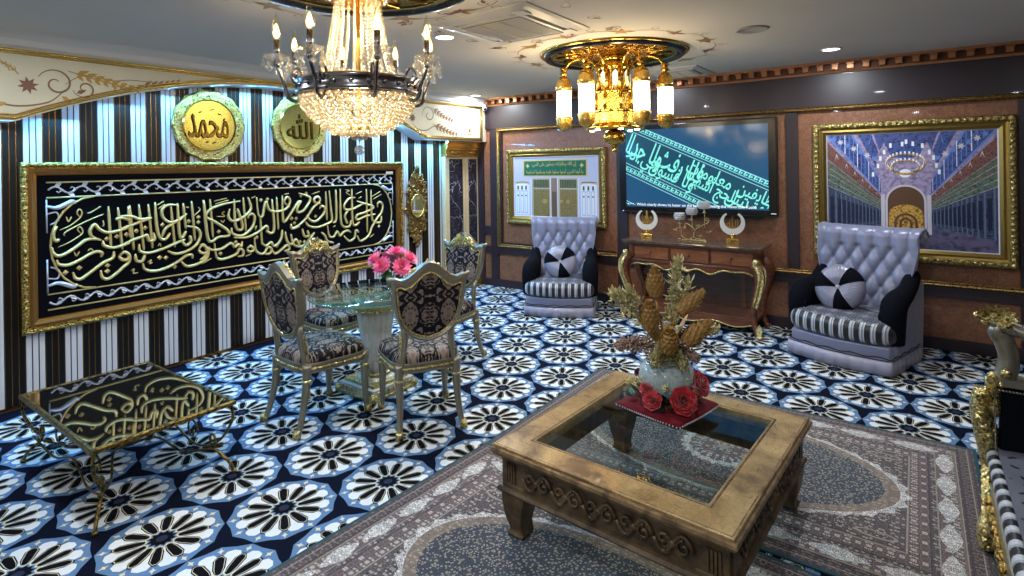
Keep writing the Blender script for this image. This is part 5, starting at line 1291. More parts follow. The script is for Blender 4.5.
# moulded lower rail
b.prism([(x, -.21-.03*math.cos(x/CW*PI/2)) for x in xs2]+[(CW-.03, .21), (-CW+.03, .21)], .645, .668, 0)
car = finish('carcass', b, M['mahog'], t, bevel=.004)
for k in range(3):
    x0 = -CW+.10+k*.425; x1 = x0+.395
    d = thing; b = MB()
    yy = lambda x: -.192-.03*math.cos(x/CW*PI/2)
    m_ = (x0+x1)/2
    a = [b.vert((x, yy(x)-.006, z)) for x, z in ((x0, .685), (m_, .685), (x1, .685), (x1, .81), (m_, .81), (x0, .81), (m_, .7475))]
    inn = 6
    for q, (i, j) in enumerate(((0, 1), (1, 2), (2, 3), (3, 4), (4, 5), (5, 0))): b.face((a[i], a[j], a[inn]), 1 if q % 3 else 2)
    b2 = [b.vert((x, yy(x)+.01, z)) for x, z in ((x0, .685), (m_, .685), (x1, .685), (x1, .81), (m_, .81), (x0, .81))]
    for i in range(6): b.face((a[i], b2[i], b2[(i+1) % 6], a[(i+1) % 6]), 0)
    dr = finish('drawer', b, [M['mahog'], wood('mahogany_veneer%d' % k, c255(96, 50, 26), c255(150, 92, 54), (3, 3, 24), .28, .4), wood('mahogany_diag%d' % k, c255(86, 42, 20), c255(140, 80, 44), (14, 3, 14), .28, .4)], t)
    b = MB(); y = yy(m_); b.sphere((m_, y-.024, .747), .011, 10, 7); b.cyl((m_, y-.02, .747), (m_, y, .747), .005); finish('knob', b, M['mahogd'], dr)
    b = MB(); b.T = axes((1, 0, 0), (0, 0, 1), (0, -1, 0), (0, yy(m_)+.0, 0)); b.frame(x0-.008, x1+.008, .677, .818, [(0, 0), (0, .012), (.007, .012), (.007, .0)], 0); finish('drawer_bead', b, M['mahogd'], dr)
# scalloped apron with gilt edge
def scal(x): 
    q = (x+CW)/(2*CW); return .605-.020*math.cos(q*PI*6)-.012*math.cos(q*PI*12)-.02*math.exp(-((q-.5)/.06)**2)
N_ = 60; xs3 = [-CW+.05+2*(CW-.05)*i/N_ for i in range(N_+1)]
b = MB(); L = []
for x in xs3:
    y = -.19-.03*math.cos(x/CW*PI/2); L.append((b.vert((x, y, .65)), b.vert((x, y, scal(x))), b.vert((x, y+.025, scal(x))), b.vert((x, y+.025, .65))))
for a, c in zip(L, L[1:]):
    for i in range(4): b.face((a[i], a[(i+1) % 4], c[(i+1) % 4], c[i]), 0)
ap = finish('apron', b, M['mahog'], t)
b = MB(); b.tube([(x, -.196-.03*math.cos(x/CW*PI/2), scal(x)) for x in xs3], .0085, 6); b.sphere((0, -.23, .585), (.035, .01, .015), 8, 5); finish('gilt_edge', b, M['goldpale'], ap)
# cabriole legs
for sx in (-1, 1):
    for fr in (1, 0):
        b = MB(); y0 = -.20 if fr else .18; o = 1 if fr else .3
        P_ = spline([(sx*(CW-.04), y0, .72), (sx*(CW+.01), y0-.02*o, .64), (sx*(CW+.015), y0-.03*o, .54), (sx*(CW-.02), y0-.01*o, .40), (sx*(CW-.055), y0+.01, .26), (sx*(CW-.05), y0+.005, .12), (sx*(CW-.01), y0-.03*o, .03), (sx*(CW+.01), y0-.045*o, .014)], 6)
        k = len(P_); rr = [lerp(.062, .03, smooth(i/(k*.75))) + (.012 if i > k-7 else 0) for i in range(k)]
        b.tube(P_, rr, 8, 0, up=(0, 1, 0)); lg = finish('leg', b, M['mahog'], t)
        if fr:
            b = MB()
            for i in range(2, int(k*.55)):
                p = P_[i]; b.leaf(p+V(sx*.02, -rr[i]*.9, .02), (sx*.1, -.1, -1), .06, .05*(1-i/k), (0, -1, 0), 0, -.05); b.sphere(p+V(0, -rr[i]*.93, 0), (.02*(1.1-i/k), .014, .02), 7, 5)
                b.sphere(p+V(sx*rr[i]*.9, -.01, 0), (.012, .02*(1.1-i/k), .018), 6, 4)
            b.lathe([(0, .05), (.025, .045), (.035, .02), (.03, -.01), (0, -.02)], P_[3]+V(0, -rr[3]*.6, .03), 10)
            finish('gilt_knee', b, M['goldpale'], lg)
            b = MB(); b.leaf(P_[-1]+V(0, -.02, .12), (0, -.25, -1), .13, .06, (0, -1, 0), 0, -.1); b.sphere(P_[-1]+V(0, -.02, .0), (.035, .04, .014), 8, 6); finish('gilt_foot', b, M['goldpale'], lg)
# lower shelf
b = MB(); b.prism([(x, -.17-.03*math.cos(x/CW*PI/2)) for x in xs2]+[(CW-.03, .20), (-CW+.03, .20)], .13, .165, 0); finish('lower_shelf', b, M['mahog'], t, bevel=.004)
b = MB(); L = []
for x in xs3:
    y = -.175-.03*math.cos(x/CW*PI/2); z = .085+.02*math.cos((x+CW)/(2*CW)*PI*6)-.0; L.append((b.vert((x, y, .135)), b.vert((x, y, z)), b.vert((x, y+.02, z)), b.vert((x, y+.02, .135))))
for a, c in zip(L, L[1:]):
    for i in range(4): b.face((a[i], a[(i+1) % 4], c[(i+1) % 4], c[i]), 0)
sp = finish('shelf_apron', b, M['mahog'], t)
b = MB(); b.tube([(x, -.181-.03*math.cos(x/CW*PI/2), .085+.02*math.cos((x+CW)/(2*CW)*PI*6)) for x in xs3], .0075, 6); finish('gilt_edge', b, M['goldpale'], sp)
b = MB(); b.box((0, .205, .40), (2*CW-.12, .012, .5), 0); 
for x in (-.46, .46): b.box((x, .197, .40), (.05, .012, .5), 1)
finish('back_panel', b, [M['mahogd'], M['mahog']], t)

# ornaments on the console
def crescent(x, y, label, var):
    t = thing('crescent_ornament', label, 'ornament', (x, y, .875), math.radians(12), 'crescent ornaments on the console table', 1.12)
    b = MB(); b.box((0, 0, .0225), (.115, .06, .045), 0); b.box((0, 0, .048), (.10, .05, .006), 0); b.cyl((0, 0, .048), (0, 0, .08), .02, .014, 16); b.lathe([(.014, .075), (.03, .082), (.028, .092), (0, .095)], n=16)
    bs = finish('base', b, M['gold'], t, bevel=.004)
    b = MB(); b.box((0, -.0305, .023), (.07, .002, .022), 0); finish('name_plate', b, M['goldant'], bs)
    b = MB(); R1, R2 = .108, .074; n = 40; out = []; inn = []
    th = 1.18
    for i in range(n+1): a = -PI/2-(PI-.52)+2*(PI-.52)*i/n; out.append((R1*math.cos(a), .190+R1*math.sin(a)))
    for i in range(n+1): a = -PI/2+(PI-.66)-2*(PI-.66)*i/n; inn.append((R2*math.cos(a), .212+R2*math.sin(a)))
    b.T = axes((1, 0, 0), (0, 0, 1), (0, -1, 0), (0, .011, 0)); b.prism(out+inn, 0, .022, 0); finish('crescent', b, plain('frosted_crystal', c255(214, 210, 202), .35, bs=160, bst=.6), t)
    b = MB(); b.T = axes((1, 0, 0), (0, 0, 1), (0, -1, 0), (0, .006, 0))
    text_fit(b, '\uFDF2' if var else arabic('محمد'), -.052, .052, .15, .25, .0, 0, .005, .002)
    b.prism([(-.05, .158), (-.02, .138), (0, .128), (.02, .138), (.05, .158), (.02, .148), (-.02, .148)], -.004, .006, 0)
    if not var: b.prism([(-.008, .18), (.01, .18), (.012, .27), (0, .285), (-.01, .27)], -.003, .006, 0)
    finish('gold_script', b, M['gold'], t)
crescent(-2.475, 5.98, 'frosted crescent ornament with gold script at the console end by the dark stile', 0)
crescent(-1.545, 5.98, 'frosted crescent ornament with gold script at the console end by the wide armchair', 1)
t = thing('candle_holder', 'scrolled gold candle holder with three crystal cups of rising height on the console', 'candle holder', (-1.98, 6.06, .875))
b = MB()
b.tube(spline([(-.16, 0, .012), (-.10, -.02, .006), (-.02, 0, .02), (.02, 0, .10), (-.03, 0, .16), (-.08, 0, .18), (-.09, 0, .14)], 6), .004, 6)
b.tube(spline([(.14, 0, .006), (.06, .01, .01), (.0, 0, .05), (.03, 0, .12), (.09, 0, .16), (.16, 0, .20), (.17, 0, .24), (.14, 0, .25)], 6), .004, 6)
b.tube(spline([(-.20, 0, .10), (-.17, 0, .13), (-.13, 0, .12), (-.13, 0, .06), (-.10, 0, .02), (0, 0, .004), (.1, -.03, .006), (.16, -.05, .004)], 6), .004, 6)
b.tube(spline([(.02, -.04, .004), (.05, 0, .02), (.12, .03, .006)], 5), .005, 6)
cups = [(-.145, .215), (-.01, .275), (.125, .345)]
for x, z in cups:
    b.tube([(x, 0, .08), (x+.004, 0, z-.03)], .0035, 6); b.lathe([(0, z-.045), (.010, z-.045), (.02, z-.035), (.008, z-.028), (.008, z-.01), (.022, z), (0, z+.002)], (x, 0, 0), 12)
for x, z, s_ in ((-.10, .13, 1), (-.19, .10, -1), (.05, .16, 1), (.16, .22, -1), (.07, .05, 1), (-.03, .22, 1), (.17, .10, 1)): b.leaf((x, 0, z), (s_, 0, .5), .035, .018, (0, -1, 0)); b.leaf((x, 0, z), (-s_, 0, .2), .025, .014, (0, -1, 0))
finish('scroll_stand', b, M['goldpale'], t)
for x, z in cups:
    b = MB()
    b.lathe([(0, z), (.025, z+.002), (.042, z+.02), (.046, z+.045), (.038, z+.072), (.034, z+.072), (.04, z+.045), (.03, z+.012), (0, z+.008)], (x, 0, 0), 20)
    for rr_ in range(4):
        for i in range(14):
            a = 2*PI*(i+.5*(rr_ % 2))/14; q = (.047, .056, .055, .048)[rr_]; b.sphere((x+q*math.cos(a), q*math.sin(a), z+.012+.020*rr_), .0105, 6, 4)
    finish('crystal_cup', b, M['crys_cup'] if 'crys_cup' in M else M.setdefault('crys_cup', plain('cut_crystal', c255(214, 212, 214), .15, .25, bs=120, bst=.8)), t)

# ================================================================== DINING SET
def shield(w, h, z0, g=0.0):
    """outline of a wavy-topped shield back, local xz; g = inset"""
    top = [(-1, .0), (-.9, .004), (-.74, -.012), (-.56, .004), (-.36, .045), (-.18, .082), (0, .096), (.18, .082), (.36, .045), (.56, .004), (.74, -.012), (.9, .004), (1, .0)]
    W_ = w-g; zt = z0+h-g*1.75; zb = z0+g*.9; H2 = zt-zb
    pts = [(x*W_, zt+z*(1-g*2)) for x, z in top]
    sd = [(.12, .985), (.28, .965), (.45, .93), (.60, .865), (.72, .77), (.82, .64), (.90, .48), (.96, .28)]
    pts += [(W_*k, zt-H2*q) for q, k in sd]+[(0, zb)]+[(-W_*k, zt-H2*q) for q, k in sd[::-1]]
    return pts
def dining_chair(label, loc, rz, fresh=True):
    t = thing('dining_chair', label, 'dining chair', loc, rz, 'champagne silver chairs round the glass table')
    tilt = .13
    # backrest (lies in the xz plane, tilted back)
    TB = Matrix.Translation((0, .215, .50)) @ Matrix.Rotation(-tilt, 4, 'X')
    b = MB(); b.T = TB @ axes((1, 0, 0), (0, 0, 1), (0, -1, 0))
    out = shield(.245, .43, .085); mid_ = shield(.245, .43, .085, .014); inn = shield(.245, .43, .085, .034)
    cz0 = .30; n = len(out)
    A = [b.vert((x, z, .020)) for x, z in out]; B = [b.vert((x, z, .027)) for x, z in mid_]; C_ = [b.vert((x, z, .016)) for x, z in inn]
    D = [b.vert((x, z, -.016)) for x, z in inn]; E1 = [b.vert((x, z, -.027)) for x, z in mid_]; E_ = [b.vert((x, z, -.020)) for x, z in out]
    for i in range(n):
        j = (i+1) % n
        for P_, Q_ in ((A, B), (B, C_), (C_, D), (D, E1), (E1, E_), (E_, A)): b.face((P_[i], P_[j], Q_[j], Q_[i]), 0)
    # rear uprights joining back to seat
    for s_ in (-1, 1):
        b.tube([(s_*.165, -.09, 0), (s_*.16, .02, 0), (s_*.15, .12, 0), (s_*.17, .20, 0)], [.022, .018, .02, .018], 8)
        b.tube([(s_*.222, .495, .0), (s_*.25, .508, -.002), (s_*.268, .524, -.004)], [.022, .018, .010], 8)
    bk = finish('backrest_frame', b, M['silver'], t)
    b = MB(); b.T = TB @ axes((1, 0, 0), (0, 0, 1), (0, -1, 0))
    for zz, m_ in ((.022, 0), (-.019, 0)):
        b.tube([(x, z, zz) for x, z in inn], .006, 6, 0, closed=True)
    finish('gilt_bead', b, M['goldpale'], bk)
    b = MB(); b.T = TB @ axes((1, 0, 0), (0, 0, 1), (0, -1, 0))
    c0 = b.vert((0, .30, .040)); c1 = b.vert((0, .30, -.026)); k1 = [b.vert((x*.62, cz0+(z-cz0)*.62, .036)) for x, z in inn]; k2 = [b.vert((x*.62, cz0+(z-cz0)*.62, -.024)) for x, z in inn]
    F_ = [b.vert((x, z, .018)) for x, z in inn]; G_ = [b.vert((x, z, -.016)) for x, z in inn]
    for i in range(n):
        j = (i+1) % n
        b.face((F_[i], F_[j], k1[j], k1[i]), 0, True); b.face((k1[i], k1[j], c0), 0, True); b.face((G_[j], G_[i], k2[i], k2[j]), 0, True); b.face((k2[j], k2[i], c1), 0, True)
    finish('back_upholstery', b, M['dambrown'], t)
    # carved crest, front side and gilt
    b = MB(); b.T = TB @ axes((1, 0, 0), (0, 0, 1), (0, -1, 0)); random.seed(4)
    for i in range(46):
        x = random.uniform(-.125, .125); z = random.uniform(.495, .515+.085*math.cos(x/.14*PI/2))
        r = random.uniform(.011, .02); b.sphere((x, z, .026), (r*1.3, r, .012), 7, 5, 0, R=RZ(random.uniform(0, 3)))
    for s_ in (-1, 1):
        for cx, cz, r in ((.05, .55, .03), (.10, .525, .024)): b.tube([(x, z, .034) for x, z in spiral((s_*cx, cz), r, 1.2, PI/2, s_, 12)], .007, 6)
    b.leaf((0, .52, .036), (0, 1, 0), .10, .05, (0, 0, 1)); b.prism([(-.15, .495), (.15, .495), (.12, .535), (.06, .585), (0, .60), (-.06, .585), (-.12, .535)], .016, .028, 0)
    finish('carved_crest', b, M['goldpale'], bk)
    for s_ in (-1, 1):
        b = MB(); b.T = TB @ axes((1, 0, 0), (0, 0, 1), (0, -1, 0))
        for k_ in range(4): b.leaf((s_*.165, -.02+.035*k_, .018), (s_*.3, 1, .1), .055, .026, (0, 0, 1))
        finish('gilt_leaf', b, M['goldpale'], bk)
    # seat rail and upholstered seat
    def so(k, f=1): # rounded trapezoid, front is -y
        o = []
        for i in range(40):
            a = 2*PI*i/40; c_, s_ = math.cos(a), math.sin(a); x = math.copysign(abs(c_)**.45, c_); y = math.copysign(abs(s_)**.45, s_)
            wd_ = .245-.030*y; o.append((x*wd_*k, y*.235*k-(.02*math.cos(x*PI/2) if y < 0 else 0)))
        return o
    b = MB(); b.prism(so(1.0), .385, .44, 0); b.prism(so(1.03), .432, .448, 0); b.prism(so(1.02), .383, .393, 0); rl = finish('seat_rail', b, M['silver'], t, bevel=.003)
    b = MB(); o = so(1.005)
    for i in range(0, 40):
        x, y = o[i]; x2, y2 = o[(i+1) % 40]
        for q in (.25, .75): b.sphere((lerp(x, x2, q), lerp(y, y2, q), .413), (.014, .014, .009), 6, 4)
    b.tube([(x, y, .413) for x, y in o], .006, 5, closed=True)
    finish('gilt_trim', b, M['goldpale'], rl)
    b = MB(); R_ = [(1.0, .446), (1.01, .465), (.97, .495), (.85, .515), (.6, .525), (.3, .528)]
    ids = [[b.vert((x, y, z)) for x, y in so(k)] for k, z in R_]
    for a, c in zip(ids, ids[1:]):
        for i in range(40): b.face((a[i], a[(i+1) % 40], c[(i+1) % 40], c[i]), 0, True)
    b.face(ids[-1], 0, True); finish('seat', b, M['damseat'], t)
    # legs
    for sx in (-1, 1):
        for fr in (1, -1):
            b = MB(); x0, y0 = sx*(.225 if fr > 0 else .19), (-.215 if fr > 0 else .205)
            if fr > 0: P_ = [(x0, y0, .44), (x0, y0, .38), (x0, y0, .36), (x0, y0, .33), (x0, y0, .20), (x0+sx*.004, y0-.005, .06), (x0+sx*.01, y0-.012, .025), (x0+sx*.012, y0-.014, .004)]; rr = [.032, .032, .022, .031, .024, .017, .022, .024]
            else: P_ = spline([(x0, y0, .44), (x0, y0+.005, .34), (x0, y0+.02, .22), (x0+sx*.01, y0+.055, .08), (x0+sx*.02, y0+.09, .004)], 3); rr = [.03, .03, .028, .027, .026, .025, .023, .022, .021, .02, .019, .02, .022][:len(P_)]
            b.tube(P_, rr, 10); lg = finish('leg', b, M['silver'], t)
            b = MB(); q = Vector(P_[-1]); b.tube([q+V(0, -.001*fr, .05), q+V(0, 0, .03), q], [.02, .025, .026], 10); finish('gilt_foot', b, M['goldpale'], lg); b = MB()
            for k_ in range(7): b.leaf((x0, y0-.02 if fr > 0 else y0, .335), (math.cos(k_*.9)*.16, math.sin(k_*.9)*.16, -1), .12, .026, (math.cos(k_*.9), math.sin(k_*.9), 0), 0, .02)
            b.lathe([(.02, .35), (.036, .345), (.036, .335), (.024, .33)], (x0, y0, 0), 12)
            finish('gilt_collar', b, M['goldpale'], lg)
    return t
def face(dx_, dy_): return math.atan2(dx_, -dy_)      # chair front is local -y
dining_chair('silver shield-back chair seen from behind, hiding part of the fluted table pedestal', (-2.78, 2.72, 0), math.atan2(-.85, -.52)+0 if False else face(-.85, .52))
dining_chair('silver shield-back chair seen from behind and to one side, next to the black glass table', (-3.385, 2.335, 0), face(.05, 1))
dining_chair('silver chair with gilt crest facing out, its back against the calligraphy panel', (-4.03, 2.95, 0), face(1, .02))
dining_chair('silver chair with gilt crest standing before the marble pilasters', (-3.40, 3.62, 0), face(-.02, -1))

t = thing('dining_table', 'round glass dining table on a fluted cream pedestal with gilded collar', 'dining table', (-3.42, 2.87, 0))
b = MB(); n = 96
def flute(r, a, d=.010): return r-d*abs(math.sin(a*10))
rows = []
for z, r in ((.13, .085), (.17, .088), (.35, .110), (.55, .142), (.62, .150)):
    rows.append([b.vert((flute(r, 2*PI*i/n)*math.cos(2*PI*i/n), flute(r, 2*PI*i/n)*math.sin(2*PI*i/n), z)) for i in range(n)])
for a, c in zip(rows, rows[1:]):
    for i in range(n): b.face((a[i], a[(i+1) % n], c[(i+1) % n], c[i]), 0, True)
b.lathe([(.10, .11), (.115, .12), (.10, .135), (.09, .14)], n=40); b.lathe([(.155, .62), (.16, .63), (.14, .70), (.0, .72)], n=40)
finish('pedestal', b, M['marwhite'], t)
b = MB(); b.lathe([(.152, .615), (.17, .625), (.185, .65), (.195, .675), (.20, .70), (.19, .715), (.16, .72), (0, .72)], n=48)
for k in range(20): a = 2*PI*k/20; b.leaf((.155*math.cos(a), .155*math.sin(a), .70), (math.cos(a)*.2, math.sin(a)*.2, -1), .085, .04, (math.cos(a), math.sin(a), 0), 0, .15)
b.lathe([(.10, .128), (.118, .133), (.118, .142), (.10, .147)], n=40)
finish('gilt_collar', b, M['goldpale'], t)
b = MB(); b.box((0, 0, .045), (.40, .40, .07), 0); b.box((0, 0, .012), (.44, .44, .024), 1); b.box((0, 0, .09), (.34, .34, .025), 1); b.lathe([(.15, .10), (.14, .115), (.12, .12), (0, .12)], n=32)
for s_ in (-1, 1):
    for k in range(7):
        x = -.15+k*.05
        b.sphere((x, s_*.202, .05), (.018, .008, .016), 8, 5, 1); b.sphere((s_*.202, x, .05), (.008, .018, .016), 8, 5, 1)
for sx in (-1, 1):
    for sy in (-1, 1): b.sphere((sx*.2, sy*.2, .03), (.035, .035, .028), 10, 6, 1)
finish('base', b, [M['marwhite'], M['goldpale']], t, bevel=.004)
b = MB(); R_ = .50; b.lathe([(0, .738), (R_-.008, .738), (R_, .744), (R_, .750), (R_-.008, .754), (0, .754)], n=72); b2 = finish('glass_top', b, [glassy('dining_glass', (.84, .95, .93), .10, .01, .9)], t)
b = MB(); b.lathe([(R_, .742), (R_+.002, .746), (R_, .752)], n=72); finish('glass_rim', b, plain('green_glass_edge', c255(120, 168, 160), .1, .2), b2)
for k in range(4):
    a = PI/2*k+.4; b = MB(); b.cyl((.12*math.cos(a), .12*math.sin(a), .718), (.12*math.cos(a), .12*math.sin(a), .74), .02, n=16); finish('glass_pad', b, M['chrome'], t)

# pink flowers
t = thing('flower_bouquet', 'bright pink flower bouquet with green leaves in a small glass vase on the dining table', 'flower bouquet', (-3.37, 3.00, .755))
b = MB(); b.lathe([(0, 0), (.045, 0), (.05, .01), (.045, .05), (.052, .09), (.05, .095), (.042, .05), (.04, .012), (0, .012)], n=28); finish('vase', b, glassy('vase_glass', (.8, .84, .82), .12, .03, .8), t)
b = MB(); b.lathe([(0, .013), (.038, .013), (.04, .05), (.044, .085), (0, .085)], n=20); finish('vase_filling', b, plain('stems_brown', c255(98, 84, 66), .6, var=.4, vs=40), t)
pinkm = NT('pink_petal'); pv = pinkm.co(); pinkm.bsdf(Base_Color=pinkm.ramp(pinkm.noise(pv, 14, 2), [(.3, c255(238, 66, 132)), (.7, c255(255, 150, 190))]), Roughness=.5, Sheen_Weight=.3); pinkm = pinkm.mat
yel = plain('petal_heart', c255(240, 150, 110), .6)
def bloom(c, nrm, R_=.07):
    b = MB(); nrm = Vector(nrm).normalized(); q = nrm.to_track_quat('Z', 'Y').to_matrix(); c = Vector(c)
    for layer, (k, L, el) in enumerate(((14, 1.0, .12), (13, .88, .38), (11, .72, .70), (9, .52, 1.05), (6, .34, 1.35))):
        for i in range(k):
            a = 2*PI*i/k+layer*.3; d = q @ V(math.cos(a)*math.cos(el), math.sin(a)*math.cos(el), math.sin(el)); nn = q @ V(-math.cos(a)*math.sin(el), -math.sin(a)*math.sin(el), math.cos(el))
            b.leaf(c+q @ V(0, 0, layer*.003), d, R_*L, R_*.42, nn, 0, .22)
    f_ = finish('bloom', b, pinkm, t)
    b = MB(); b.sphere(c+nrm*R_*.25, R_*.16, 8, 6); finish('bloom_heart', b, yel, f_)
    b = MB(); b.tube(spline([c, c*.6+V(0, 0, .03), (c.x*.2, c.y*.2, .06)], 5), .003, 5); finish('stem', b, leafg2, f_)
leafg2 = plain('fresh_leaf', c255(64, 110, 44), .5, var=.35, vs=30)
for c, nn in ([((-.062, -.05, .185), (-.25, -.75, .6)), ((.085, -.055, .175), (.35, -.8, .5)), ((.03, .02, .27), (0, -.25, 1)), ((-.13, .03, .225), (-.7, -.3, .7)), ((.12, .05, .22), (.7, -.1, .7)), ((-.03, .09, .22), (-.2, .8, .7))]):
    v = Rt*c[0]+Fw*c[1]; w_ = Rt*nn[0]+Fw*nn[1]; bloom((v.x, v.y, c[2]), (w_.x, w_.y, nn[2]), .086)
b = MB(); random.seed(9)
for i in range(46):
    a = random.uniform(0, 2*PI); r = random.uniform(.01, .06); z = random.uniform(.09, .18); b.leaf((r*math.cos(a), r*math.sin(a), z), (math.cos(a), math.sin(a), random.uniform(-.3, .9)), random.uniform(.06, .1), .038, (0, 0, 1), 0, -.2)
finish('leaves', b, leafg2, t)

# ================================================================== BLACK GLASS TABLE
t = thing('black_side_table', 'low table with black mirror glass top and thin scrolled gold legs beside the striped wall', 'side table', (-3.715, 1.275, 0))
hx, hy, hz = .58, .345, .40
M['bronzed'] = ornate('aged_bronze', c255(140, 118, 66), c255(34, 28, 18), .35, .9, 40, .003, .5)
b = MB(); b.frame(-hx, hx, -hy, hy, [(.0, hz-.018), (0, hz), (.006, hz+.006), (.02, hz+.006), (.024, hz+.001), (.024, hz-.018)], 0); finish('gilt_border', b, M['bronzed'], t)
bg = NT('black_glass'); bg.bsdf(Base_Color=(.012, .010, .008, 1), Roughness=.02, Coat_Weight=1.0, Coat_IOR=2.2, Specular_IOR_Level=1.0, IOR=1.9)
b = MB(); b.box((0, 0, hz-.004), (2*hx-.04, 2*hy-.04, .012), 0); finish('glass_top', b, bg.mat, t)
for sx in (-1, 1):
    for sy in (-1, 1):
        b = MB(); x, y = sx*(hx-.06), sy*(hy-.05)
        b.tube(spline([(x+sx*.04, y+sy*.03, hz-.015), (x+sx*.045, y+sy*.035, .30), (x+sx*.0, y, .20), (x-sx*.05, y-sy*.03, .15), (x-sx*.02, y-sy*.01, .11), (x+sx*.03, y+sy*.02, .06), (x+sx*.055, y+sy*.035, .008)], 6), [.008]*12+[.007]*12+[.009]*13, 7)
        b.tube([(q[0], q[1], q[2]) for q in [(x-sx*.05+.03*math.cos(a), y-sy*.03, .185+.03*math.sin(a)) for a in [i*.55 for i in range(12)]]], .007, 6)
        b.sphere((x+sx*.055, y+sy*.035, .012), (.016, .016, .012), 8, 6)
        finish('leg', b, M['bronzed'], t)
b = MB()
x, y = hx-.06, hy-.05
for s_ in (-1, 1):
    b.tube(spline([(-x, s_*y, .15), (-x*.6, s_*y*.6, .11), (-x*.25, s_*y*.35, .17), (0, s_*.02, .13), (x*.25, s_*-y*.35, .17), (x*.6, -s_*y*.6, .11), (x, -s_*y, .15)], 6), .0065, 7)
    for q in (-.5, .5):
        b.tube([(q*x*1.1+r_*math.cos(a), s_*y*.8, .20+r_*math.sin(a)) for a, r_ in [(i*.5, .075-.0045*i) for i in range(14)]], .0055, 6)
    b.tube(spline([(-x, s_*y, .16), (-x*.5, s_*y*.9, .10), (0, s_*y*.85, .16), (x*.5, s_*y*.9, .10), (x, s_*y, .16)], 6), .006, 7)
for i in range(8): a = 2*PI*i/8; b.leaf((0, 0, .14), (math.cos(a), math.sin(a), .1), .07, .03, (0, 0, 1))
finish('scroll_stretcher', b, M['bronzed'], t)

# ================================================================== SOFA
t = thing('carved_sofa', 'gold and grey carved sofa with black velvet arm and striped seat edge', 'sofa', (.23, 3.13, .012))
def sof(x, y, z): return (x, y, z)   # local: +x to the back, -y toward the other arm
b = MB(); SL = 2.15
def sc_(u, v):
    y = -.02-(SL-.04)*u; z = .47+.012*math.sin(v*PI)+.006*math.sin(u*40)*math.sin(v*9); return (.03+v*.75, y, z)
b.grid(sc_, 60, 8, 1); b.box((.40, -SL/2, .38), (.74, SL-.04, .17), 0)
finish('seat', b, [M['velvet'], M['damgrey2'] if 'damgrey2' in M else M.setdefault('damgrey2', damask('damask_sofa', K(92, 94, 104), K(32, 32, 42), .15, ('X', 'Y'), thr=.60, rough=.45))], t)
st = NT('zebra_stripe'); xx = st.n('ShaderNodeSeparateXYZ', {0: st.co()}); ff = st.math('FRACT', st.math('DIVIDE', st.math('ADD', xx.outputs[1], 10.0), .085)); st.bsdf(Base_Color=st.ramp(ff, [(0, K(14, 14, 20)), (.45, K(140, 144, 150)), (.62, K(176, 180, 186)), (.95, K(14, 14, 20))], 'CONSTANT'), Roughness=.4)
b = MB(); b.tube([(.02, -.02-(SL-.04)*i/20, .436) for i in range(21)], .032, 14, 0, sq=(1, .85)); finish('seat_edge_roll', b, st.mat, t)
b = MB(); b.box((.03, -SL/2, .25), (.05, SL-.06, .14), 0)
for i in range(26): b.sphere((.0, -.08-i*.079, .25), (.02, .03, .03), 8, 5, 1)
finish('front_rail', b, [M['silver'], M['goldorn']], t, bevel=.01)
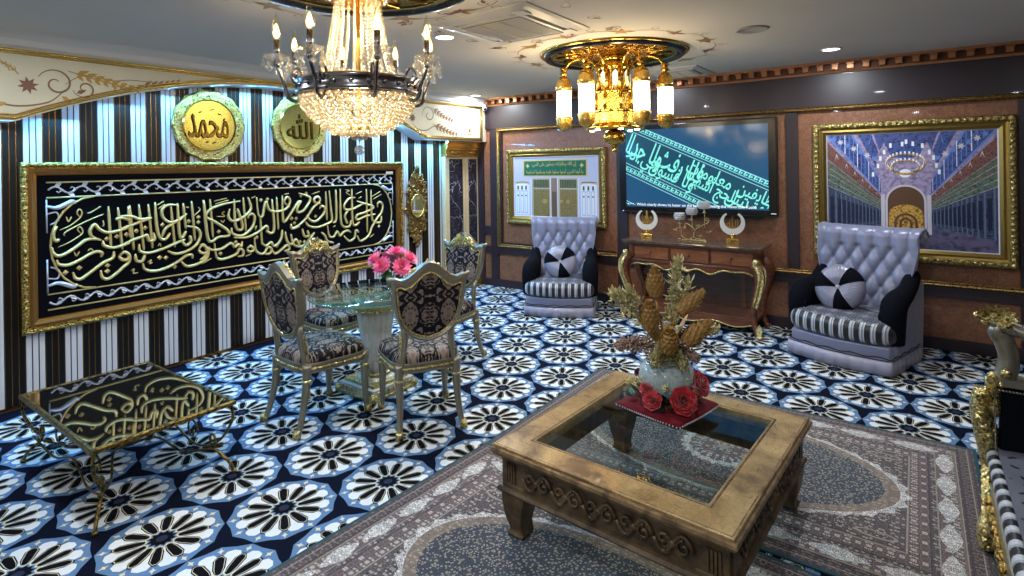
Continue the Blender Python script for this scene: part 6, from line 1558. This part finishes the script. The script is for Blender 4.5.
for yy in (.0, -SL+.0):
    # velvet arm panel
    sgn = 1 if yy == 0 else -1
    b = MB(); b.T = axes((1, 0, 0), (0, 0, 1), (0, -1, 0), (0, yy+.045, 0))
    b.prism([(.03, .30), (.78, .30), (.78, .76), (.55, .74), (.30, .72), (.05, .715)], 0, .09, 0); ar = finish('arm_panel', b, M['velvet'], t, bevel=.015)
    b = MB(); pts = [(.035+i*.02, yy-.05, .722+.0*i+(.018 if i > 20 else 0)) for i in range(36)]
    for i in range(58): x = .03; 
    for i in range(70): q = i/69*.75; b.sphere((.03+q, yy-.05, .722), (.007, .004, .004), 6, 4, 0, R=RY(.7))
    for i in range(34): q = i/33*.26; b.sphere((.025, yy-.05, .715-q), (.004, .004, .007), 6, 4, 0, R=RX(.7))
    finish('rope_piping', b, M['silver'], ar)
    # carved post: gold foot, gold corner, grey neck, gold flower head
    b = MB(); b.tube(spline([(.0, yy, .02), (-.01, yy, .10), (.015, yy, .25), (.01, yy, .38), (.0, yy, .50), (-.015, yy, .62), (.0, yy, .70)], 5), [.035, .034, .032, .03, .03, .028, .026, .024, .022, .022, .022, .024, .026, .028, .03, .032, .034, .036, .038, .04, .042, .042, .042, .042, .042, .042, .042, .042, .042, .04, .04][:31], 10)
    random.seed(21)
    for i in range(40):
        z = random.uniform(.52, .80); r = random.uniform(.014, .026); b.sphere((random.uniform(-.03, .03)+(.05 if z > .74 else 0), yy+random.uniform(-.03, .03), z), (r, r, r*1.3), 7, 5, 0, R=RX(random.uniform(0, 3)))
    for i in range(10): b.leaf((.0, yy-.03, .56+i*.02), (-.4+.1*i, -.6, .6), .07, .035, (-.5, -1, 0))
    for i in range(8): b.leaf((.0, yy-.02, .40-i*.04), (-.3, -.4, -1), .06, .03, (-.5, -1, 0))
    b.sphere((.0, yy-.01, .10), (.04, .04, .06), 10, 8)
    finish('gilt_post', b, M['goldpale'], t)
    b = MB(); n_ = spline([(.05, yy, .74), (.07, yy, .80), (.075, yy, .86), (.06, yy, .92), (.04, yy, .955), (.065, yy, .975), (.12, yy, .965)], 5)
    b.tube(n_, [.038]*8+[.036]*8+[.034]*8+[.03]*7, 12, sq=(1, .9))
    b.tube(spline([(.02, yy, .995), (.10, yy-.0, .975), (.20, yy, .935), (.36, yy, .925), (.55, yy, .955), (.78, yy, 1.0)], 5), [.022]*6+[.032]*20, 10, sq=(1, 1.3))
    b.box((.42, yy, .752), (.74, .085, .03), 0); b.tube(spline([(.26, yy, .76), (.245, yy, .80), (.25, yy, .86)], 4), [.04]*4+[.03]*5, 12)
    finish('arm_frame', b, M['silver'], t)
    b = MB()
    for cx, cz, k in ((.035, 1.015, 1.0), (.25, .885, .9)):
        b = MB()
        for i in range(26):
            a = random.uniform(0, 2*PI); r = random.uniform(0, .055)*k; q = random.uniform(.010, .02)
            b.sphere((cx+r*math.cos(a)*1.3, yy+random.uniform(-.03, .03), cz+r*math.sin(a)*.55), (q*1.2, q, q), 7, 5, 0)
        for i in range(9): a = PI*i/8; b.leaf((cx, yy-.01, cz), (math.cos(a), -.3, math.sin(a)*.6), .075*k, .035, (0, -1, .3))
        finish('gilt_flower', b, M['goldpale'], t)
    for fx in (.06, .74):
        b = MB(); b.tube(spline([(fx, yy, .30), (fx-.02, yy, .18), (fx, yy, .08), (fx-.02, yy, .012)], 4), [.045, .042, .04, .036, .032, .03, .028, .026, .026, .028, .03, .032, .034], 10); finish('leg', b, M['goldorn'], t)
b = MB()
def sb(u, v): return (.80+.10*v+.0*u-.03*math.sin(PI*v), -SL*u, .45+.62*v+.10*math.sin(PI*u)*v)
b.grid(sb, 30, 10, 0); finish('backrest', b, M['velvet'], t, solid=.08)
b = MB(); b.tube([(.91, -SL*i/24, 1.08+.10*math.sin(PI*i/24)) for i in range(25)], .04, 10)
finish('back_frame', b, M['silver'], t)
# ================================================================== LIGHT AND CAMERA
def area(loc, size, power, col, rot=(0, 0, 0), shape='DISK', sy=None, spread=None):
    l = bpy.data.lights.new('lamp_and_fill_light', 'AREA'); l.shape = shape; l.size = size
    if sy: l.size_y = sy
    l.energy = power; l.color = col
    if spread: l.spread = spread
    o = bpy.data.objects.new('lamp_and_fill_light', l); COL.objects.link(o); o.location = loc; o.rotation_euler = rot; return o
def point(loc, power, col, r=.03):
    l = bpy.data.lights.new('bulb_and_fill_light', 'POINT'); l.energy = power; l.color = col; l.shadow_soft_size = r
    o = bpy.data.objects.new('bulb_and_fill_light', l); COL.objects.link(o); o.location = loc; return o
DAY = (.86, .93, 1.0); WARM = (1.0, .72, .38)
DL = [(-2.86, 3.10), (-4.85, 5.85), (-.59, 5.57), (-3.9, 4.5), (-.4, 3.3), (-3.75, .9), (-1.2, .6), (1.2, 4.6), (1.2, 1.6), (-2.9, -1.0), (0, -1.2), (-2.4, 5.75)]  # leading entries sit at modelled downlights; the others are added, with no fixture
PW = [30, 22, 20, 26, 15, 24, 22, 5, 12, 26, 20, 14]
for (x, y), pw in zip(DL, PW):
    area((x, y, ZC-.012), .12, pw, DAY)
# LED strip tucked under the soffit, washing the slats
for i in range(13):
    y = .9+i*.42
    if y > YB-.3: break
    area((XA+.13, y, arch(y)-.012), .03, 12, (.12, .50, 1.0), (0, math.radians(-14), 0), 'RECTANGLE', .42)
point((C1[0], C1[1], 2.0), 16, WARM, .05); point((C1[0], C1[1], 2.38), 18, WARM, .04)
point((C2[0]+.3, C2[1]-.5, 2.2), 10, WARM, .08); point((C2[0]-.3, C2[1]-.5, 2.2), 10, WARM, .08)  # added warm fill beside the lantern lamp, outside its glasses
w = bpy.data.worlds.new('w'); sc.world = w; w.use_nodes = True
w.node_tree.nodes['Background'].inputs[0].default_value = (.5, .55, .6, 1); w.node_tree.nodes['Background'].inputs[1].default_value = .05

cam = bpy.data.cameras.new('camera'); co = bpy.data.objects.new('camera', cam); COL.objects.link(co)
yaw, roll = -.6286, -.0153
f = Vector((math.sin(yaw), math.cos(yaw), 0)); r = Vector((math.cos(yaw), -math.sin(yaw), 0)); u = r.cross(f)
c_, s_ = math.cos(roll), math.sin(roll); r2 = c_*r+s_*u; u2 = -s_*r+c_*u
Mx = Matrix.Identity(4)
for i in range(3): Mx[i][0] = r2[i]; Mx[i][1] = u2[i]; Mx[i][2] = -f[i]
Mx[2][3] = 1.7
co.matrix_world = Mx
cam.sensor_width = 36; cam.lens = 556.35/1024*36; cam.shift_y = -(288-167.4)/1024; cam.shift_x = 0
cam.clip_start = .02; sc.camera = co
sc.view_settings.view_transform = 'Standard'; sc.view_settings.look = 'None'; sc.view_settings.gamma = 1; sc.view_settings.use_curve_mapping = False
sc.view_settings.exposure = 0.24
sc.cycles.use_denoising = True
sc.cycles.max_bounces = 8; sc.cycles.diffuse_bounces = 4; sc.cycles.glossy_bounces = 4; sc.cycles.transparent_max_bounces = 24; sc.cycles.transmission_bounces = 4
sc.cycles.sample_clamp_indirect = 3.0; sc.cycles.caustics_reflective = False; sc.cycles.caustics_refractive = False
sc.cycles.use_adaptive_sampling = True; sc.cycles.adaptive_threshold = .008
